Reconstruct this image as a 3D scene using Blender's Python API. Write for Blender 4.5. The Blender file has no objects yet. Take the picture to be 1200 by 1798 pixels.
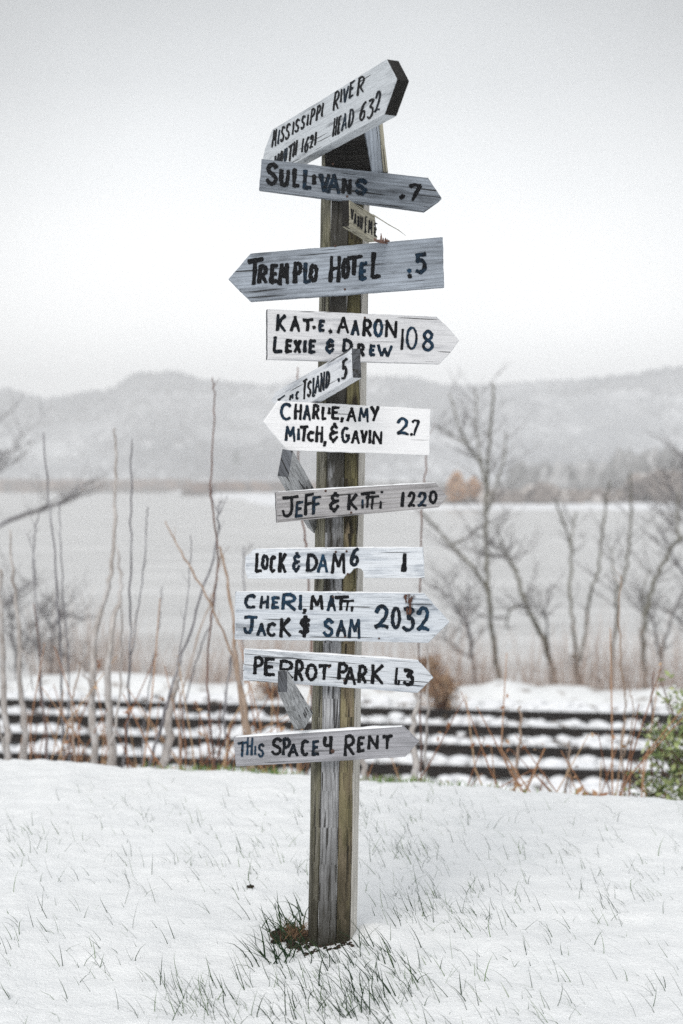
import bpy, math, random
import numpy as np
from mathutils import Vector, noise as mnoise

random.seed(7); rng = np.random.default_rng(7)
scene = bpy.context.scene
C = scene.collection

# ------------------------------------------------------------------ camera
F = 2497.0          # focal length in photo pixels (50 mm on a 36 mm tall frame)
HC = 1.33           # camera height above the lawn
DC = 4.1            # camera stands 4.1 m in front of the post
HZ = 850.0          # row of the horizon
cam_d = bpy.data.cameras.new('camera')
cam = bpy.data.objects.new('camera', cam_d); C.objects.link(cam)
cam.location = (0, -DC, HC); cam.rotation_euler = (math.radians(90), 0, 0)
cam_d.sensor_fit = 'VERTICAL'; cam_d.sensor_height = 36.0; cam_d.sensor_width = 24.0
cam_d.lens = 50.0
cam_d.shift_y = -(899.0 - HZ) / 1798.0
cam_d.clip_start = 0.05; cam_d.clip_end = 9000
cam_d.dof.use_dof = True; cam_d.dof.focus_distance = 4.03; cam_d.dof.aperture_fstop = 2.5
scene.camera = cam

# ------------------------------------------------------------------ sky and sun
SUN_EL, SUN_AZ = math.radians(42), math.radians(200)    # behind the camera, a little left
world = bpy.data.worlds.new('World'); scene.world = world; world.use_nodes = True
nt = world.node_tree; nt.nodes.clear()
wo = nt.nodes.new('ShaderNodeOutputWorld'); bg = nt.nodes.new('ShaderNodeBackground')
sky = nt.nodes.new('ShaderNodeTexSky'); sky.sky_type = 'NISHITA'; sky.sun_disc = False
sky.sun_elevation = SUN_EL; sky.sun_rotation = SUN_AZ
bg.inputs['Strength'].default_value = 0.10
tc = nt.nodes.new('ShaderNodeTexCoord'); sep = nt.nodes.new('ShaderNodeSeparateXYZ')
nt.links.new(tc.outputs['Generated'], sep.inputs[0])
# overcast deck: bright low down, greyer towards the zenith, softly uneven
cr = nt.nodes.new('ShaderNodeValToRGB')
e = cr.color_ramp.elements
bg.inputs['Strength'].default_value = 0.097
e[0].position = 0.0; e[0].color = (9.5, 9.55, 9.5, 1)
e[1].position = 1.0; e[1].color = (5.5, 5.8, 6.2, 1)
for p, c in ((0.11, (8.9, 9.0, 9.0, 1)), (0.20, (5.6, 5.78, 5.9, 1)), (0.27, (3.75, 3.92, 4.05, 1)), (0.34, (2.85, 3.0, 3.12, 1)), (0.60, (4.7, 4.9, 5.1, 1))):
    q = e.new(p); q.color = c
nt.links.new(sep.outputs['Z'], cr.inputs[0])
nz = nt.nodes.new('ShaderNodeTexNoise'); nz.inputs['Scale'].default_value = 4.5; nz.inputs['Detail'].default_value = 5
nt.links.new(tc.outputs['Generated'], nz.inputs['Vector'])
mr = nt.nodes.new('ShaderNodeMapRange'); mr.inputs[1].default_value = .3; mr.inputs[2].default_value = .7
mr.inputs[3].default_value = .90; mr.inputs[4].default_value = 1.08
nt.links.new(nz.outputs['Fac'], mr.inputs[0])
# the clouds glow a little more in the direction the river runs
dotn = nt.nodes.new('ShaderNodeVectorMath'); dotn.operation = 'DOT_PRODUCT'
dotn.inputs[1].default_value = Vector((0.0, 1.0, .10)).normalized()
nrm = nt.nodes.new('ShaderNodeVectorMath'); nrm.operation = 'NORMALIZE'
nt.links.new(tc.outputs['Generated'], nrm.inputs[0]); nt.links.new(nrm.outputs[0], dotn.inputs[0])
gl = nt.nodes.new('ShaderNodeMapRange'); gl.interpolation_type = 'SMOOTHERSTEP'
gl.inputs[1].default_value = .93; gl.inputs[2].default_value = 1.0; gl.inputs[3].default_value = .66; gl.inputs[4].default_value = 1.10
nt.links.new(dotn.outputs['Value'], gl.inputs[0])
m1 = nt.nodes.new('ShaderNodeMath'); m1.operation = 'MULTIPLY'
nt.links.new(mr.outputs[0], m1.inputs[0]); nt.links.new(gl.outputs[0], m1.inputs[1])
vs = nt.nodes.new('ShaderNodeVectorMath'); vs.operation = 'SCALE'
nt.links.new(cr.outputs[0], vs.inputs[0]); nt.links.new(m1.outputs[0], vs.inputs['Scale'])
hs = nt.nodes.new('ShaderNodeHueSaturation'); hs.inputs['Saturation'].default_value = .25
nt.links.new(sky.outputs[0], hs.inputs['Color'])
mx = nt.nodes.new('ShaderNodeMixRGB'); mx.inputs[0].default_value = .93
nt.links.new(hs.outputs[0], mx.inputs[1]); nt.links.new(vs.outputs[0], mx.inputs[2])
nt.links.new(mx.outputs[0], bg.inputs['Color']); nt.links.new(bg.outputs[0], wo.inputs['Surface'])

sd = bpy.data.lights.new('sun', 'SUN'); sd.energy = 1.1; sd.angle = math.radians(30); sd.color = (1, .97, .93)
sun = bpy.data.objects.new('sun', sd); C.objects.link(sun)
# direction towards the sun (Nishita: rotation measured clockwise from +Y)
sdir = Vector((math.sin(SUN_AZ) * math.cos(SUN_EL), math.cos(SUN_AZ) * math.cos(SUN_EL), math.sin(SUN_EL)))
sun.rotation_euler = sdir.to_track_quat('Z', 'Y').to_euler()

scene.view_settings.view_transform = 'Standard'; scene.view_settings.look = 'None'
scene.view_settings.gamma = 1.0; scene.view_settings.use_curve_mapping = False
scene.view_settings.exposure = 1.04
scene.render.engine = 'CYCLES'
scene.cycles.use_denoising = False; scene.cycles.max_bounces = 6; scene.cycles.volume_bounces = 4; scene.cycles.transparent_max_bounces = 12

# ------------------------------------------------------------------ helpers
def W(px, py, Z):
    return Vector(((px - 600) / F * Z, Z - DC, HC - (py - HZ) / F * Z))

def tag(o, label=None, cat=None, group=None, kind=None):
    if label: o['label'] = label
    if cat: o['category'] = cat
    if group: o['group'] = group
    if kind: o['kind'] = kind
    return o

def link(name, me, mat=None, parent=None):
    o = bpy.data.objects.new(name, me); C.objects.link(o)
    if mat:
        for m in (mat if isinstance(mat, (list, tuple)) else [mat]): me.materials.append(m)
    if parent: o.parent = parent
    return o

def empty(name, loc=(0, 0, 0)):
    o = bpy.data.objects.new(name, None); C.objects.link(o); o.location = loc; o.empty_display_size = .1
    return o

class MB:
    """collects verts/faces for one mesh object"""
    def __init__(s): s.v = []; s.f = []; s.a = []
    def add(s, vs, fs, a=0.0):
        n = len(s.v); s.v += [tuple(p) for p in vs]; s.f += [tuple(i + n for i in f) for f in fs]; s.a += [a] * len(vs)
    def tube(s, pts, rad, n=6, a=0.0, cap=True):
        pts = [Vector(p) for p in pts]; rings = []
        for i, p in enumerate(pts):
            t = (pts[min(i + 1, len(pts) - 1)] - pts[max(i - 1, 0)])
            if t.length < 1e-9: t = Vector((0, 0, 1))
            t.normalize()
            ref = Vector((0, 1, 0)) if abs(t.y) < .9 else Vector((1, 0, 0))
            u = t.cross(ref).normalized(); w = t.cross(u)
            for k in range(n):
                an = 2 * math.pi * k / n
                rings.append(p + (u * math.cos(an) + w * math.sin(an)) * rad[i])
        fs = []
        for i in range(len(pts) - 1):
            for k in range(n):
                fs.append((i * n + k, i * n + (k + 1) % n, (i + 1) * n + (k + 1) % n, (i + 1) * n + k))
        if cap:
            fs.append(tuple(range(n - 1, -1, -1))); fs.append(tuple((len(pts) - 1) * n + k for k in range(n)))
        s.add(rings, fs, a)
    def box(s, c, sx, sy, sz, rz=0.0, a=0.0, jit=0.0):
        cs, sn = math.cos(rz), math.sin(rz); vs = []
        for dz in (-1, 1):
            for dx, dy in ((-1, -1), (1, -1), (1, 1), (-1, 1)):
                x, y, z = dx * sx / 2, dy * sy / 2, dz * sz / 2
                if jit: x += random.uniform(-jit, jit); y += random.uniform(-jit, jit); z += random.uniform(-jit, jit)
                vs.append((c[0] + x * cs - y * sn, c[1] + x * sn + y * cs, c[2] + z))
        s.add(vs, [(0, 3, 2, 1), (4, 5, 6, 7), (0, 1, 5, 4), (1, 2, 6, 5), (2, 3, 7, 6), (3, 0, 4, 7)], a)
    def build(s, name, mat, parent=None, smooth=False):
        me = bpy.data.meshes.new(name); me.from_pydata(s.v, [], s.f)
        at = me.attributes.new('tone', 'FLOAT', 'POINT'); at.data.foreach_set('value', s.a)
        if smooth: me.shade_smooth()
        me.update()
        return link(name, me, mat, parent)

# ------------------------------------------------------------------ material helpers
class N:
    def __init__(s, name):
        s.m = bpy.data.materials.new(name); s.m.use_nodes = True; s.t = s.m.node_tree
        s.b = s.t.nodes['Principled BSDF']; s.out = s.t.nodes['Material Output']
    def n(s, typ, **kw):
        x = s.t.nodes.new('ShaderNode' + typ)
        for k, v in kw.items(): setattr(x, k, v)
        return x
    def l(s, a, b): s.t.links.new(a, b)
    def coord(s, kind='Object'): return s.n('TexCoord').outputs[kind]
    def map(s, src, scale=(1, 1, 1), loc=(0, 0, 0)):
        m = s.n('Mapping'); m.inputs['Scale'].default_value = scale; m.inputs['Location'].default_value = loc
        s.l(src, m.inputs['Vector']); return m.outputs[0]
    def noise(s, src, scale=5, detail=4, rough=.55, dist=0.0):
        m = s.n('TexNoise'); m.inputs['Scale'].default_value = scale; m.inputs['Detail'].default_value = detail
        m.inputs['Roughness'].default_value = rough; m.inputs['Distortion'].default_value = dist
        s.l(src, m.inputs['Vector']); return m.outputs['Fac']
    def ramp(s, src, stops):
        m = s.n('ValToRGB'); e = m.color_ramp.elements
        e[0].position, e[0].color = stops[0][0], col(stops[0][1]); e[1].position, e[1].color = stops[-1][0], col(stops[-1][1])
        for p, c in stops[1:-1]:
            q = e.new(p); q.color = col(c)
        s.l(src, m.inputs[0]); return m.outputs[0]
    def mix(s, f, a, b, mode='MIX'):
        m = s.n('MixRGB', blend_type=mode)
        for i, v in enumerate((f, a, b)):
            if hasattr(v, 'links'): s.l(v, m.inputs[i])
            else: m.inputs[i].default_value = v if i == 0 else col(v)
        return m.outputs[0]
    def math(s, op, a, b=0.0):
        m = s.n('Math', operation=op)
        for i, v in enumerate((a, b)):
            if hasattr(v, 'links'): s.l(v, m.inputs[i])
            else: m.inputs[i].default_value = v
        return m.outputs[0]
    def bump(s, h, strength=.5, dist=.01):
        m = s.n('Bump'); m.inputs['Strength'].default_value = strength; m.inputs['Distance'].default_value = dist
        s.l(h, m.inputs['Height']); s.l(m.outputs[0], s.b.inputs['Normal']); return m
    def fin(s, colour, rough=.8, spec=.3):
        if hasattr(colour, 'links'): s.l(colour, s.b.inputs['Base Color'])
        else: s.b.inputs['Base Color'].default_value = col(colour)
        s.b.inputs['Roughness'].default_value = rough; s.b.inputs['Specular IOR Level'].default_value = spec
        return s.m

def col(c):
    if isinstance(c, (int, float)): c = (c, c, c)
    return tuple(c) + (1,) if len(c) == 3 else tuple(c)

def wood(name, light, mid, dark, crack=.5, stain_shade=0.0, stain_shade_col=(.02, .018, .012), moss=None, seed=0, paint=None, pamt=.5, fine=1.0, base_dark=False, shade_wet=0.0):
    """weathered timber: UV in metres, U runs along the grain"""
    k = N(name); uv = k.coord('UV'); off = (seed * 3.17, seed * 1.31, 0)
    wob = k.noise(k.map(uv, (4, 9, 1), off), 1.0, 3, .5)
    st = k.noise(k.map(uv, (3.5, 70, 1), off), 1.0, 5, .62, .6)
    fi = k.noise(k.map(uv, (9, 420, 1), off), 1.0, 4, .7)
    big = k.noise(k.map(uv, (5.5, 17, 1), off), 1.0, 5, .66)
    # growth rings that swirl round knots
    wv = k.n('TexWave', wave_type='BANDS', bands_direction='Y'); wv.inputs['Scale'].default_value = 1.0
    wv.inputs['Distortion'].default_value = 7.0; wv.inputs['Detail'].default_value = 2.5; wv.inputs['Detail Scale'].default_value = .9
    k.l(k.map(uv, (2.0, 26, 1), off), wv.inputs['Vector'])
    t = k.math('ADD', k.math('MULTIPLY', st, .42), k.math('MULTIPLY', big, .58))
    c = k.ramp(t, [(.30, dark), (.47, mid), (.64, light)])
    c = k.mix(k.math('MULTIPLY', k.ramp(wv.outputs['Fac'], [(.0, 1), (.35, 0)]), .38), c, dark)
    if paint:
        pm = k.ramp(k.math('ADD', k.math('MULTIPLY', big, .55), k.math('MULTIPLY', st, .45)), [(.5 - pamt * .3, 0), (.60 - pamt * .22, 1)])
        c = k.mix(pm, c, paint)
    fm = k.ramp(fi, [(.34, 1), (.52, 0)])
    c = k.mix(k.math('MULTIPLY', fm, .42 * fine), c, dark)
    ck = k.noise(k.map(uv, (3.6, 105, 1), (off[0] + 5, off[1] + 2, 0)), 1.0, 2, .5, .3)
    cm = k.ramp(ck, [(.24 + .13 * crack, 1), (.27 + .13 * crack, 0)])
    c = k.mix(k.math('MULTIPLY', cm, .85), c, (.015, .014, .013))
    if stain_shade > 0:  # real stains; on the post they also paint in shade under the boards
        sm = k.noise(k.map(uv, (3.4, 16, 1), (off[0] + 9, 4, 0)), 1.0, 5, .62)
        if shade_wet:      # upper half darkened: shade painted in together with soaked wood, stronger higher up
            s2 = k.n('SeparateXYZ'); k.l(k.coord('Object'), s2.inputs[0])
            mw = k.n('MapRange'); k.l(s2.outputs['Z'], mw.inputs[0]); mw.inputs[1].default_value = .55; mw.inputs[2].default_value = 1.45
            mw.inputs[3].default_value = -.14 * shade_wet; mw.inputs[4].default_value = .07 * shade_wet
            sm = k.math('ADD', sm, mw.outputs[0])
        sm = k.ramp(sm, [(.62 - .22 * stain_shade, 0), (.74 - .22 * stain_shade, 1)])
        c = k.mix(k.math('MULTIPLY', sm, .92), c, stain_shade_col)
    if moss:
        mm = k.ramp(k.noise(k.map(uv, (5, 40, 1), (off[0] + 3, 8, 0)), 1.0, 4, .6), [(.42, 0), (.62, 1)])
        c = k.mix(k.math('MULTIPLY', mm, .6), c, moss)
    if base_dark:   # damp foot of the timber, a snow-melt tide mark
        sp = k.n('SeparateXYZ'); k.l(k.coord('Object'), sp.inputs[0])
        h = k.math('ADD', sp.outputs['Z'], k.math('MULTIPLY', k.math('SUBTRACT', big, .5), .35))
        wm = k.ramp(h, [(.04, .97), (.14, .72), (.60, 0)])
        c = k.mix(wm, c, (.025, .022, .014))
    hgt = k.math('SUBTRACT', k.math('ADD', k.math('MULTIPLY', st, .6), k.math('MULTIPLY', fi, .35)), k.math('MULTIPLY', cm, .8))
    k.bump(hgt, .8, .004)
    return k.fin(c, .85, .2)

# ------------------------------------------------------------------ terrain
TD = Vector((1, -0.148, 0)).normalized(); TN = Vector((0.148, 1, 0)).normalized()   # along and across the tracks
BED = -2.36
def nz2(x, y, s, o=0.0): return mnoise.noise(Vector((x * s + o, y * s + o * .7, o)))
def edge_y(x): return 2.32 - 0.29 * x + .05 * nz2(x, 0, 1.3, 3.0) + .02 * nz2(x, 0, 5, 9.0)
def ground(x, y):
    ey = edge_y(max(-6, min(6, x)))
    lawn = .018 * nz2(x, y, 1.6) + .012 * nz2(x, y, 4.5, 5) + .010 * nz2(x, y, 12, 8) + .006 * nz2(x, y, 27, 2)
    d2 = (x + .02) ** 2 + (y + .02) ** 2
    lawn += .022 * math.exp(-d2 / .09) + .03 * math.exp(-((x - .11) ** 2 + (y - .02) ** 2) / .006)
    lawn += .012 * math.exp(-((x + .0) ** 2 + (y + .13) ** 2) / .01) * (1 + 2 * nz2(x, y, 9, 4))
    lawn -= .02 * math.exp(-((x + .15) ** 2 + (y + .05) ** 2) / .004)
    if y <= ey: return lawn
    w = (y - ey) / 5.0
    s = min(1, w); s = s * s * (3 - 2 * s)
    s = min(1.0, s + .25 * min(1, w * 3))
    bed = BED + .03 * nz2(x, y, 1.1, 4) + .03 * nz2(x, y, 4, 7)
    c = y + 0.148 * x                                   # distance across, track frame
    bed_ = 0
    if c > 20.2:                                        # snow bank beyond the tracks, then the river bank
        k = c - 20.2
        bed += .17 * max(0, math.sin(min(1, k / 1.6) * math.pi)) * (1 + 1.2 * nz2(x, 0, .9, 1)) + .05 * nz2(x, y, 2.2, 6)
        if k > 1.2: bed -= min(4.5, (k - 1.2) * .75)
    return lawn * (1 - s) + bed * s

def ground_sheet():
    xs = np.concatenate([np.linspace(-400, -40, 8), np.linspace(-30, -7, 16), np.linspace(-6.5, -2.0, 40), np.linspace(-1.95, 1.95, 150), np.linspace(2.0, 6.5, 40), np.linspace(7, 30, 16), np.linspace(40, 400, 8)])
    ys = np.concatenate([np.linspace(-60, -6, 10), np.linspace(-5, -1.4, 10), np.linspace(-1.3, 3.4, 190), np.linspace(3.45, 9, 30), np.linspace(9.2, 24, 90), np.linspace(24.3, 32, 12)])
    v = []; f = []
    for y in ys:
        for x in xs: v.append((x, y, ground(float(x), float(y))))
    nx = len(xs)
    for j in range(len(ys) - 1):
        for i in range(nx - 1): f.append((j * nx + i, j * nx + i + 1, (j + 1) * nx + i + 1, (j + 1) * nx + i))
    me = bpy.data.meshes.new('ground'); me.from_pydata(v, [], f); me.shade_smooth()
    return me

k = N('snow_ground'); oc = k.coord()
n1 = k.noise(oc, 2.2, 5, .6); n2 = k.noise(oc, 26, 4, .65); n3 = k.noise(oc, 150, 3, .6)
base = k.mix(k.ramp(n1, [(.35, 0), (.7, 1)]), (.87, .88, .88), (.82, .835, .84))
# bits of litter and thin snow where turf or ballast shows through (beyond the lawn)
sp = k.n('SeparateXYZ'); k.l(oc, sp.inputs[0])
thin = k.ramp(sp.outputs['Z'], [(-.9, 1), (-.25, 0)])
thin = k.n('MapRange'); k.l(sp.outputs['Z'], thin.inputs[0]); thin.inputs[1].default_value = -.12; thin.inputs[2].default_value = -.5
thin.inputs[3].default_value = 0; thin.inputs[4].default_value = 1
pat = k.ramp(k.noise(oc, 3.3, 5, .62), [(.57, 0), (.66, 1)])
brn = k.mix(k.noise(oc, 9, 3, .6), (.10, .075, .055), (.26, .19, .14))
farm = k.n('MapRange'); k.l(sp.outputs['Z'], farm.inputs[0]); farm.inputs[1].default_value = -2.6; farm.inputs[2].default_value = -3.2
farm.inputs[3].default_value = 0; farm.inputs[4].default_value = 1
msk = k.math('MULTIPLY', pat, k.math('MULTIPLY', thin.outputs[0], .75))
msk = k.math('MAXIMUM', msk, k.math('MULTIPLY', farm.outputs[0], .7))
base = k.mix(msk, base, brn)
# sparse grey-green hint of turf just under the lawn snow
turf = k.ramp(k.noise(k.map(oc, (1, .6, 1)), 5.5, 5, .68), [(.56, 0), (.78, 1)])
base = k.mix(k.math('MULTIPLY', turf, .20), base, (.50, .56, .56))
k.bump(k.math('ADD', k.math('MULTIPLY', n2, .7), k.math('MULTIPLY', n3, .35)), .9, .014)
M_snow = k.fin(base, .65, .25)
g = link('ground', ground_sheet(), M_snow); tag(g, kind='structure')

k = N('snow_cap'); k.bump(k.noise(k.coord(), 120, 3, .6), .5, .004); M_cap = k.fin((.86, .87, .89), .6, .25)

# ------------------------------------------------------------------ river
k = N('river_water'); oc = k.coord()
w1 = k.noise(k.map(oc, (.05, .22, 1)), 1.0, 5, .6); w2 = k.noise(k.map(oc, (.7, 2.2, 1)), 1.0, 4, .6)
k.bump(k.math('ADD', k.math('MULTIPLY', w1, .8), k.math('MULTIPLY', w2, .25)), .5, .12)
wc = k.mix(k.ramp(w1, [(.35, 0), (.62, 1)]), (.40, .395, .385), (.60, .595, .585))
M_water = k.fin(wc, .32, .5)
RZ = -5.0
mb = MB()
mb.add([(-1800, 27, RZ), (1800, 27, RZ), (1800, 1500, RZ), (-1800, 1500, RZ)], [(0, 1, 2, 3)])
tag(mb.build('river', M_water), kind='structure')

# ------------------------------------------------------------------ far shore and hills (polar sheet round the camera)
def lerp_tab(tab, x):
    if x <= tab[0][0]: return tab[0][1]
    for (a, b), (c, d) in zip(tab, tab[1:]):
        if x <= c:
            t = (x - a) / (c - a); t = t * t * (3 - 2 * t); return b + (d - b) * t
    return tab[-1][1]
RIDGE = [(-900, 150), (-300, 178), (0, 155), (80, 138), (180, 152), (250, 184), (300, 184), (380, 166), (470, 160), (560, 178), (700, 176), (800, 160), (1000, 168), (1080, 176), (1180, 192), (1320, 208), (1700, 170), (2200, 190)]
SHORE = [(-900, 1180), (300, 1050), (380, 640), (480, 420), (640, 355), (900, 350), (1400, 330), (2200, 300)]
def far_h(px, r):
    rs = lerp_tab(SHORE, px)
    if r < rs: return RZ - 2.0
    base = RZ + .5 + min(1.2, (r - rs) * .03)
    top = lerp_tab(RIDGE, px) / F * 1900 + HC
    foot = 1250
    if r > foot:
        t = min(1.0, (r - foot) / 650.0); s = t * t * (3 - 2 * t)
        x = (px - 600) / F * r
        wob = 8 * nz2(x, r, .006, 2) + 3 * nz2(x, r, .017, 5)
        base = base + (top - base) * s + wob * math.sin(min(1, t) * math.pi)
        if r > 1900: base = top - (r - 1900) * .05 + 6 * nz2(x, r, .01, 8)
    return base
rows = [290, 300, 310, 320, 330, 340, 350, 356, 370, 400, 420, 450, 500, 560, 640, 700, 800, 900, 1000, 1050, 1100, 1180, 1250] + list(np.linspace(1280, 1900, 22)) + [2000, 2300, 3000, 4500]
cols = list(range(-900, 2201, 20)); v = []; f = []
for r in rows:
    for px in cols:
        v.append(((px - 600) / F * r, r - DC, far_h(px, r)))
nc = len(cols)
for j in range(len(rows) - 1):
    for i in range(nc - 1): f.append((j * nc + i, j * nc + i + 1, (j + 1) * nc + i + 1, (j + 1) * nc + i))
k = N('hill_snow_wood'); oc = k.coord()
h1 = k.noise(k.map(oc, (1, .6, 1.6)), .012, 6, .62); h2 = k.noise(oc, .09, 4, .6)
sp = k.n('SeparateXYZ'); k.l(oc, sp.inputs[0])
hc = k.ramp(k.math('ADD', k.math('MULTIPLY', h1, .7), k.math('MULTIPLY', h2, .3)), [(.36, (.18, .195, .22)), (.50, (.32, .335, .355)), (.60, (.70, .71, .73))])
low = k.n('MapRange'); k.l(sp.outputs['Z'], low.inputs[0]); low.inputs[1].default_value = -3.5; low.inputs[2].default_value = 2
hc = k.mix(low.outputs[0], (.8, .81, .83), hc)
M_hill = k.fin(hc, .9, .1)
me = bpy.data.meshes.new('hills'); me.from_pydata(v, [], f); me.shade_smooth()
tag(link('hills', me, M_hill), kind='structure')

# bare frosted woods on the hills and brush along the far shore: masses nobody could count
def blob(mb, c, rx, rz, a):
    vs = []; n = 5
    for k_, (zz, rr) in enumerate(((-.1, .35), (.35, 1.0), (.75, .7))):
        for i in range(n):
            an = 2 * math.pi * (i + .5 * k_) / n; j = random.uniform(.75, 1.25)
            vs.append((c[0] + rx * rr * j * math.cos(an), c[1] + rx * rr * j * math.sin(an), c[2] + rz * zz))
    vs.append((c[0], c[1], c[2] + rz))
    fs = []
    for k_ in range(2):
        for i in range(n): fs.append((k_ * n + i, k_ * n + (i + 1) % n, (k_ + 1) * n + (i + 1) % n, (k_ + 1) * n + i))
    for i in range(n): fs.append((2 * n + i, 2 * n + (i + 1) % n, 3 * n))
    mb.add(vs, fs, a)
def tone_mat(name, stops, rough=.9):
    k = N(name); a = k.n('Attribute'); a.attribute_name = 'tone'
    return k.fin(k.ramp(a.outputs['Fac'], stops), rough, .1)
M_wood_far = tone_mat('frosted_wood', [(0, (.11, .125, .15)), (.5, (.33, .345, .37)), (1, (.78, .80, .82))])
mb = MB()
for i in range(9000):
    px = random.uniform(-300, 1500); r = random.uniform(1255, 1960)
    x = (px - 600) / F * r
    dens = nz2(x, r, .008, 3)
    if dens < -.12 and r < 1750: continue
    z = far_h(px, r)
    hgt = random.uniform(7, 13)
    blob(mb, (x, r - DC, z - 1), hgt * .45, hgt, min(1, max(0, .50 - .35 * (r > 1800) + .9 * nz2(x, r * .6, .006, 6) + .2 * nz2(x, r, .03, 2) + random.uniform(-.2, .2))))
tag(mb.build('hillside_woods', M_wood_far), 'hazy mass of bare frosted woods covering the far hills', 'woods', kind='stuff')

M_brush = tone_mat('shore_brush', [(0, (.045, .028, .022)), (.6, (.13, .07, .045)), (1, (.24, .15, .10))])
mb = MB()
for i in range(2200):        # rusty marsh belt on the left and under the hills
    px = random.uniform(-300, 640); r = random.uniform(1060, 1180) if px < 330 else random.uniform(760, 1100)
    blob(mb, ((px - 600) / F * r, r - DC, far_h(px, r) - .5), random.uniform(4, 7), random.uniform(7.0, 9.5) * (1 if px < 330 else .75), random.random())
tag(mb.build('marsh_brush', M_brush), 'rust brown belt of marsh brush along the left far shore', 'brush', kind='stuff')
M_wood_low = tone_mat('lowland_wood', [(0, (.22, .22, .22)), (.6, (.36, .36, .36)), (1, (.55, .55, .555))])
M_brush2 = tone_mat('shore_brush_grey', [(0, (.12, .10, .095)), (.6, (.30, .26, .235)), (1, (.56, .53, .51))])
mb = MB()
for i in range(1300):
    px = random.uniform(640, 1500); r = random.uniform(372, 480)
    big = 1.0 + 1.3 * max(0, nz2(px, 0, .012, 4)) + (1.2 if px > 1110 else 0)
    blob(mb, ((px - 600) / F * r, r - DC, far_h(px, r) - .4), random.uniform(1.0, 2.2) * big, random.uniform(1.6, 4.0) * big, random.random())
tag(mb.build('shore_brush', M_brush2), 'grey brown leafless brush along the snowy right far shore', 'brush', kind='stuff')

mb = MB()
for i in range(2600):
    px = random.uniform(610, 1500); r = random.uniform(500, 900)
    if random.random() < .25: continue
    hgt = random.uniform(9, 12) * (1.0 + .35 * (px > 1080)) * (.6 + .6 * (px > 900))
    blob(mb, ((px - 600) / F * r, r - DC, far_h(px, r) - .5), hgt * random.uniform(.12, .3), hgt, random.random())
tag(mb.build('lowland_woods', M_wood_low), 'misty leafless woods on the low land behind the right far shore', 'woods', kind='stuff')

# ------------------------------------------------------------------ railway tracks
def tpt(u, c, z=0.0):        # u along the tracks, c across (metres from the post line)
    p = TD * u + TN * c; return Vector((p.x, p.y, z))
cosf = TN.y
M_rail = None
k = N('rail_steel'); r1 = k.noise(k.map(k.coord(), (3, 3, 12)), 3, 4, .6)
M_rail = k.fin(k.ramp(r1, [(.35, (.010, .009, .009)), (.7, (.035, .028, .025))]), .75, .3)
k = N('sleeper_wood'); oc = k.coord(); s1 = k.noise(oc, 6, 5, .65)
geo = k.n('NewGeometry'); sn = k.n('SeparateXYZ'); k.l(geo.outputs['Normal'], sn.inputs[0])
sc_ = k.mix(k.ramp(s1, [(.35, 0), (.65, 1)]), (.035, .026, .022), (.13, .085, .065))
oi = k.n('ObjectInfo')
cov = k.math('MULTIPLY', k.ramp(k.math('ADD', k.math('MULTIPLY', k.noise(oc, 3.2, 4, .6), .75), k.math('MULTIPLY', oi.outputs['Random'], .5)), [(.44, 0), (.50, 1)]), k.ramp(sn.outputs['Z'], [(.5, 0), (.8, 1)]))
M_sleeper = k.fin(k.mix(cov, sc_, (.84, .85, .87)), .8, .2)

def rail_mesh():
    prof = [(-.065, 0), (.065, 0), (.065, .014), (.014, .035), (.014, .095), (.034, .105), (.034, .135), (-.034, .135), (-.034, .105), (-.014, .095), (-.014, .035), (-.065, .014)]
    n = len(prof); L = 30.0; vs = []
    for s in (-L, L):
        for (a, b) in prof: vs.append((s, a, b))
    fs = [(i, (i + 1) % n, n + (i + 1) % n, n + i) for i in range(n)] + [tuple(range(n - 1, -1, -1)), tuple(range(n, 2 * n))]
    me = bpy.data.meshes.new('rail'); me.from_pydata(vs, [], fs); me.materials.append(M_rail); return me
def sleeper_mesh():
    mb = MB(); mb.box((0, 0, -.075), .23, 2.55, .15)
    me = bpy.data.meshes.new('sleeper'); me.from_pydata(mb.v, [], mb.f); me.materials.append(M_sleeper); return me
RM, SM = rail_mesh(), sleeper_mesh()
yaw = math.atan2(TD.y, TD.x)
for ti, (c0, lab) in enumerate(((14.60, 'nearer railway track of dark rails and snowy sleepers behind the lawn'), (17.62, 'farther railway track of dark rails beside the snow bank'))):
    cc = c0 * cosf
    root = empty('railway_track', tpt(0, cc, BED + .04)); root.rotation_euler.z = yaw
    tag(root, lab, 'railway track', 'railway tracks behind the lawn')
    for s in (-1, 1):
        r = bpy.data.objects.new('rail', RM); C.objects.link(r); r.parent = root; r.location = (0, s * .72, 0.0)
    u = -9.6
    while u < 9.6:
        s = bpy.data.objects.new('sleeper', SM); C.objects.link(s); s.parent = root
        s.location = (u, random.uniform(-.05, .05), -.004 + random.choice((-.05, -.02, 0, 0)) + random.uniform(-.012, .004)); s.rotation_euler.z = random.uniform(-.015, .015)
        u += random.uniform(.38, .44)
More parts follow.
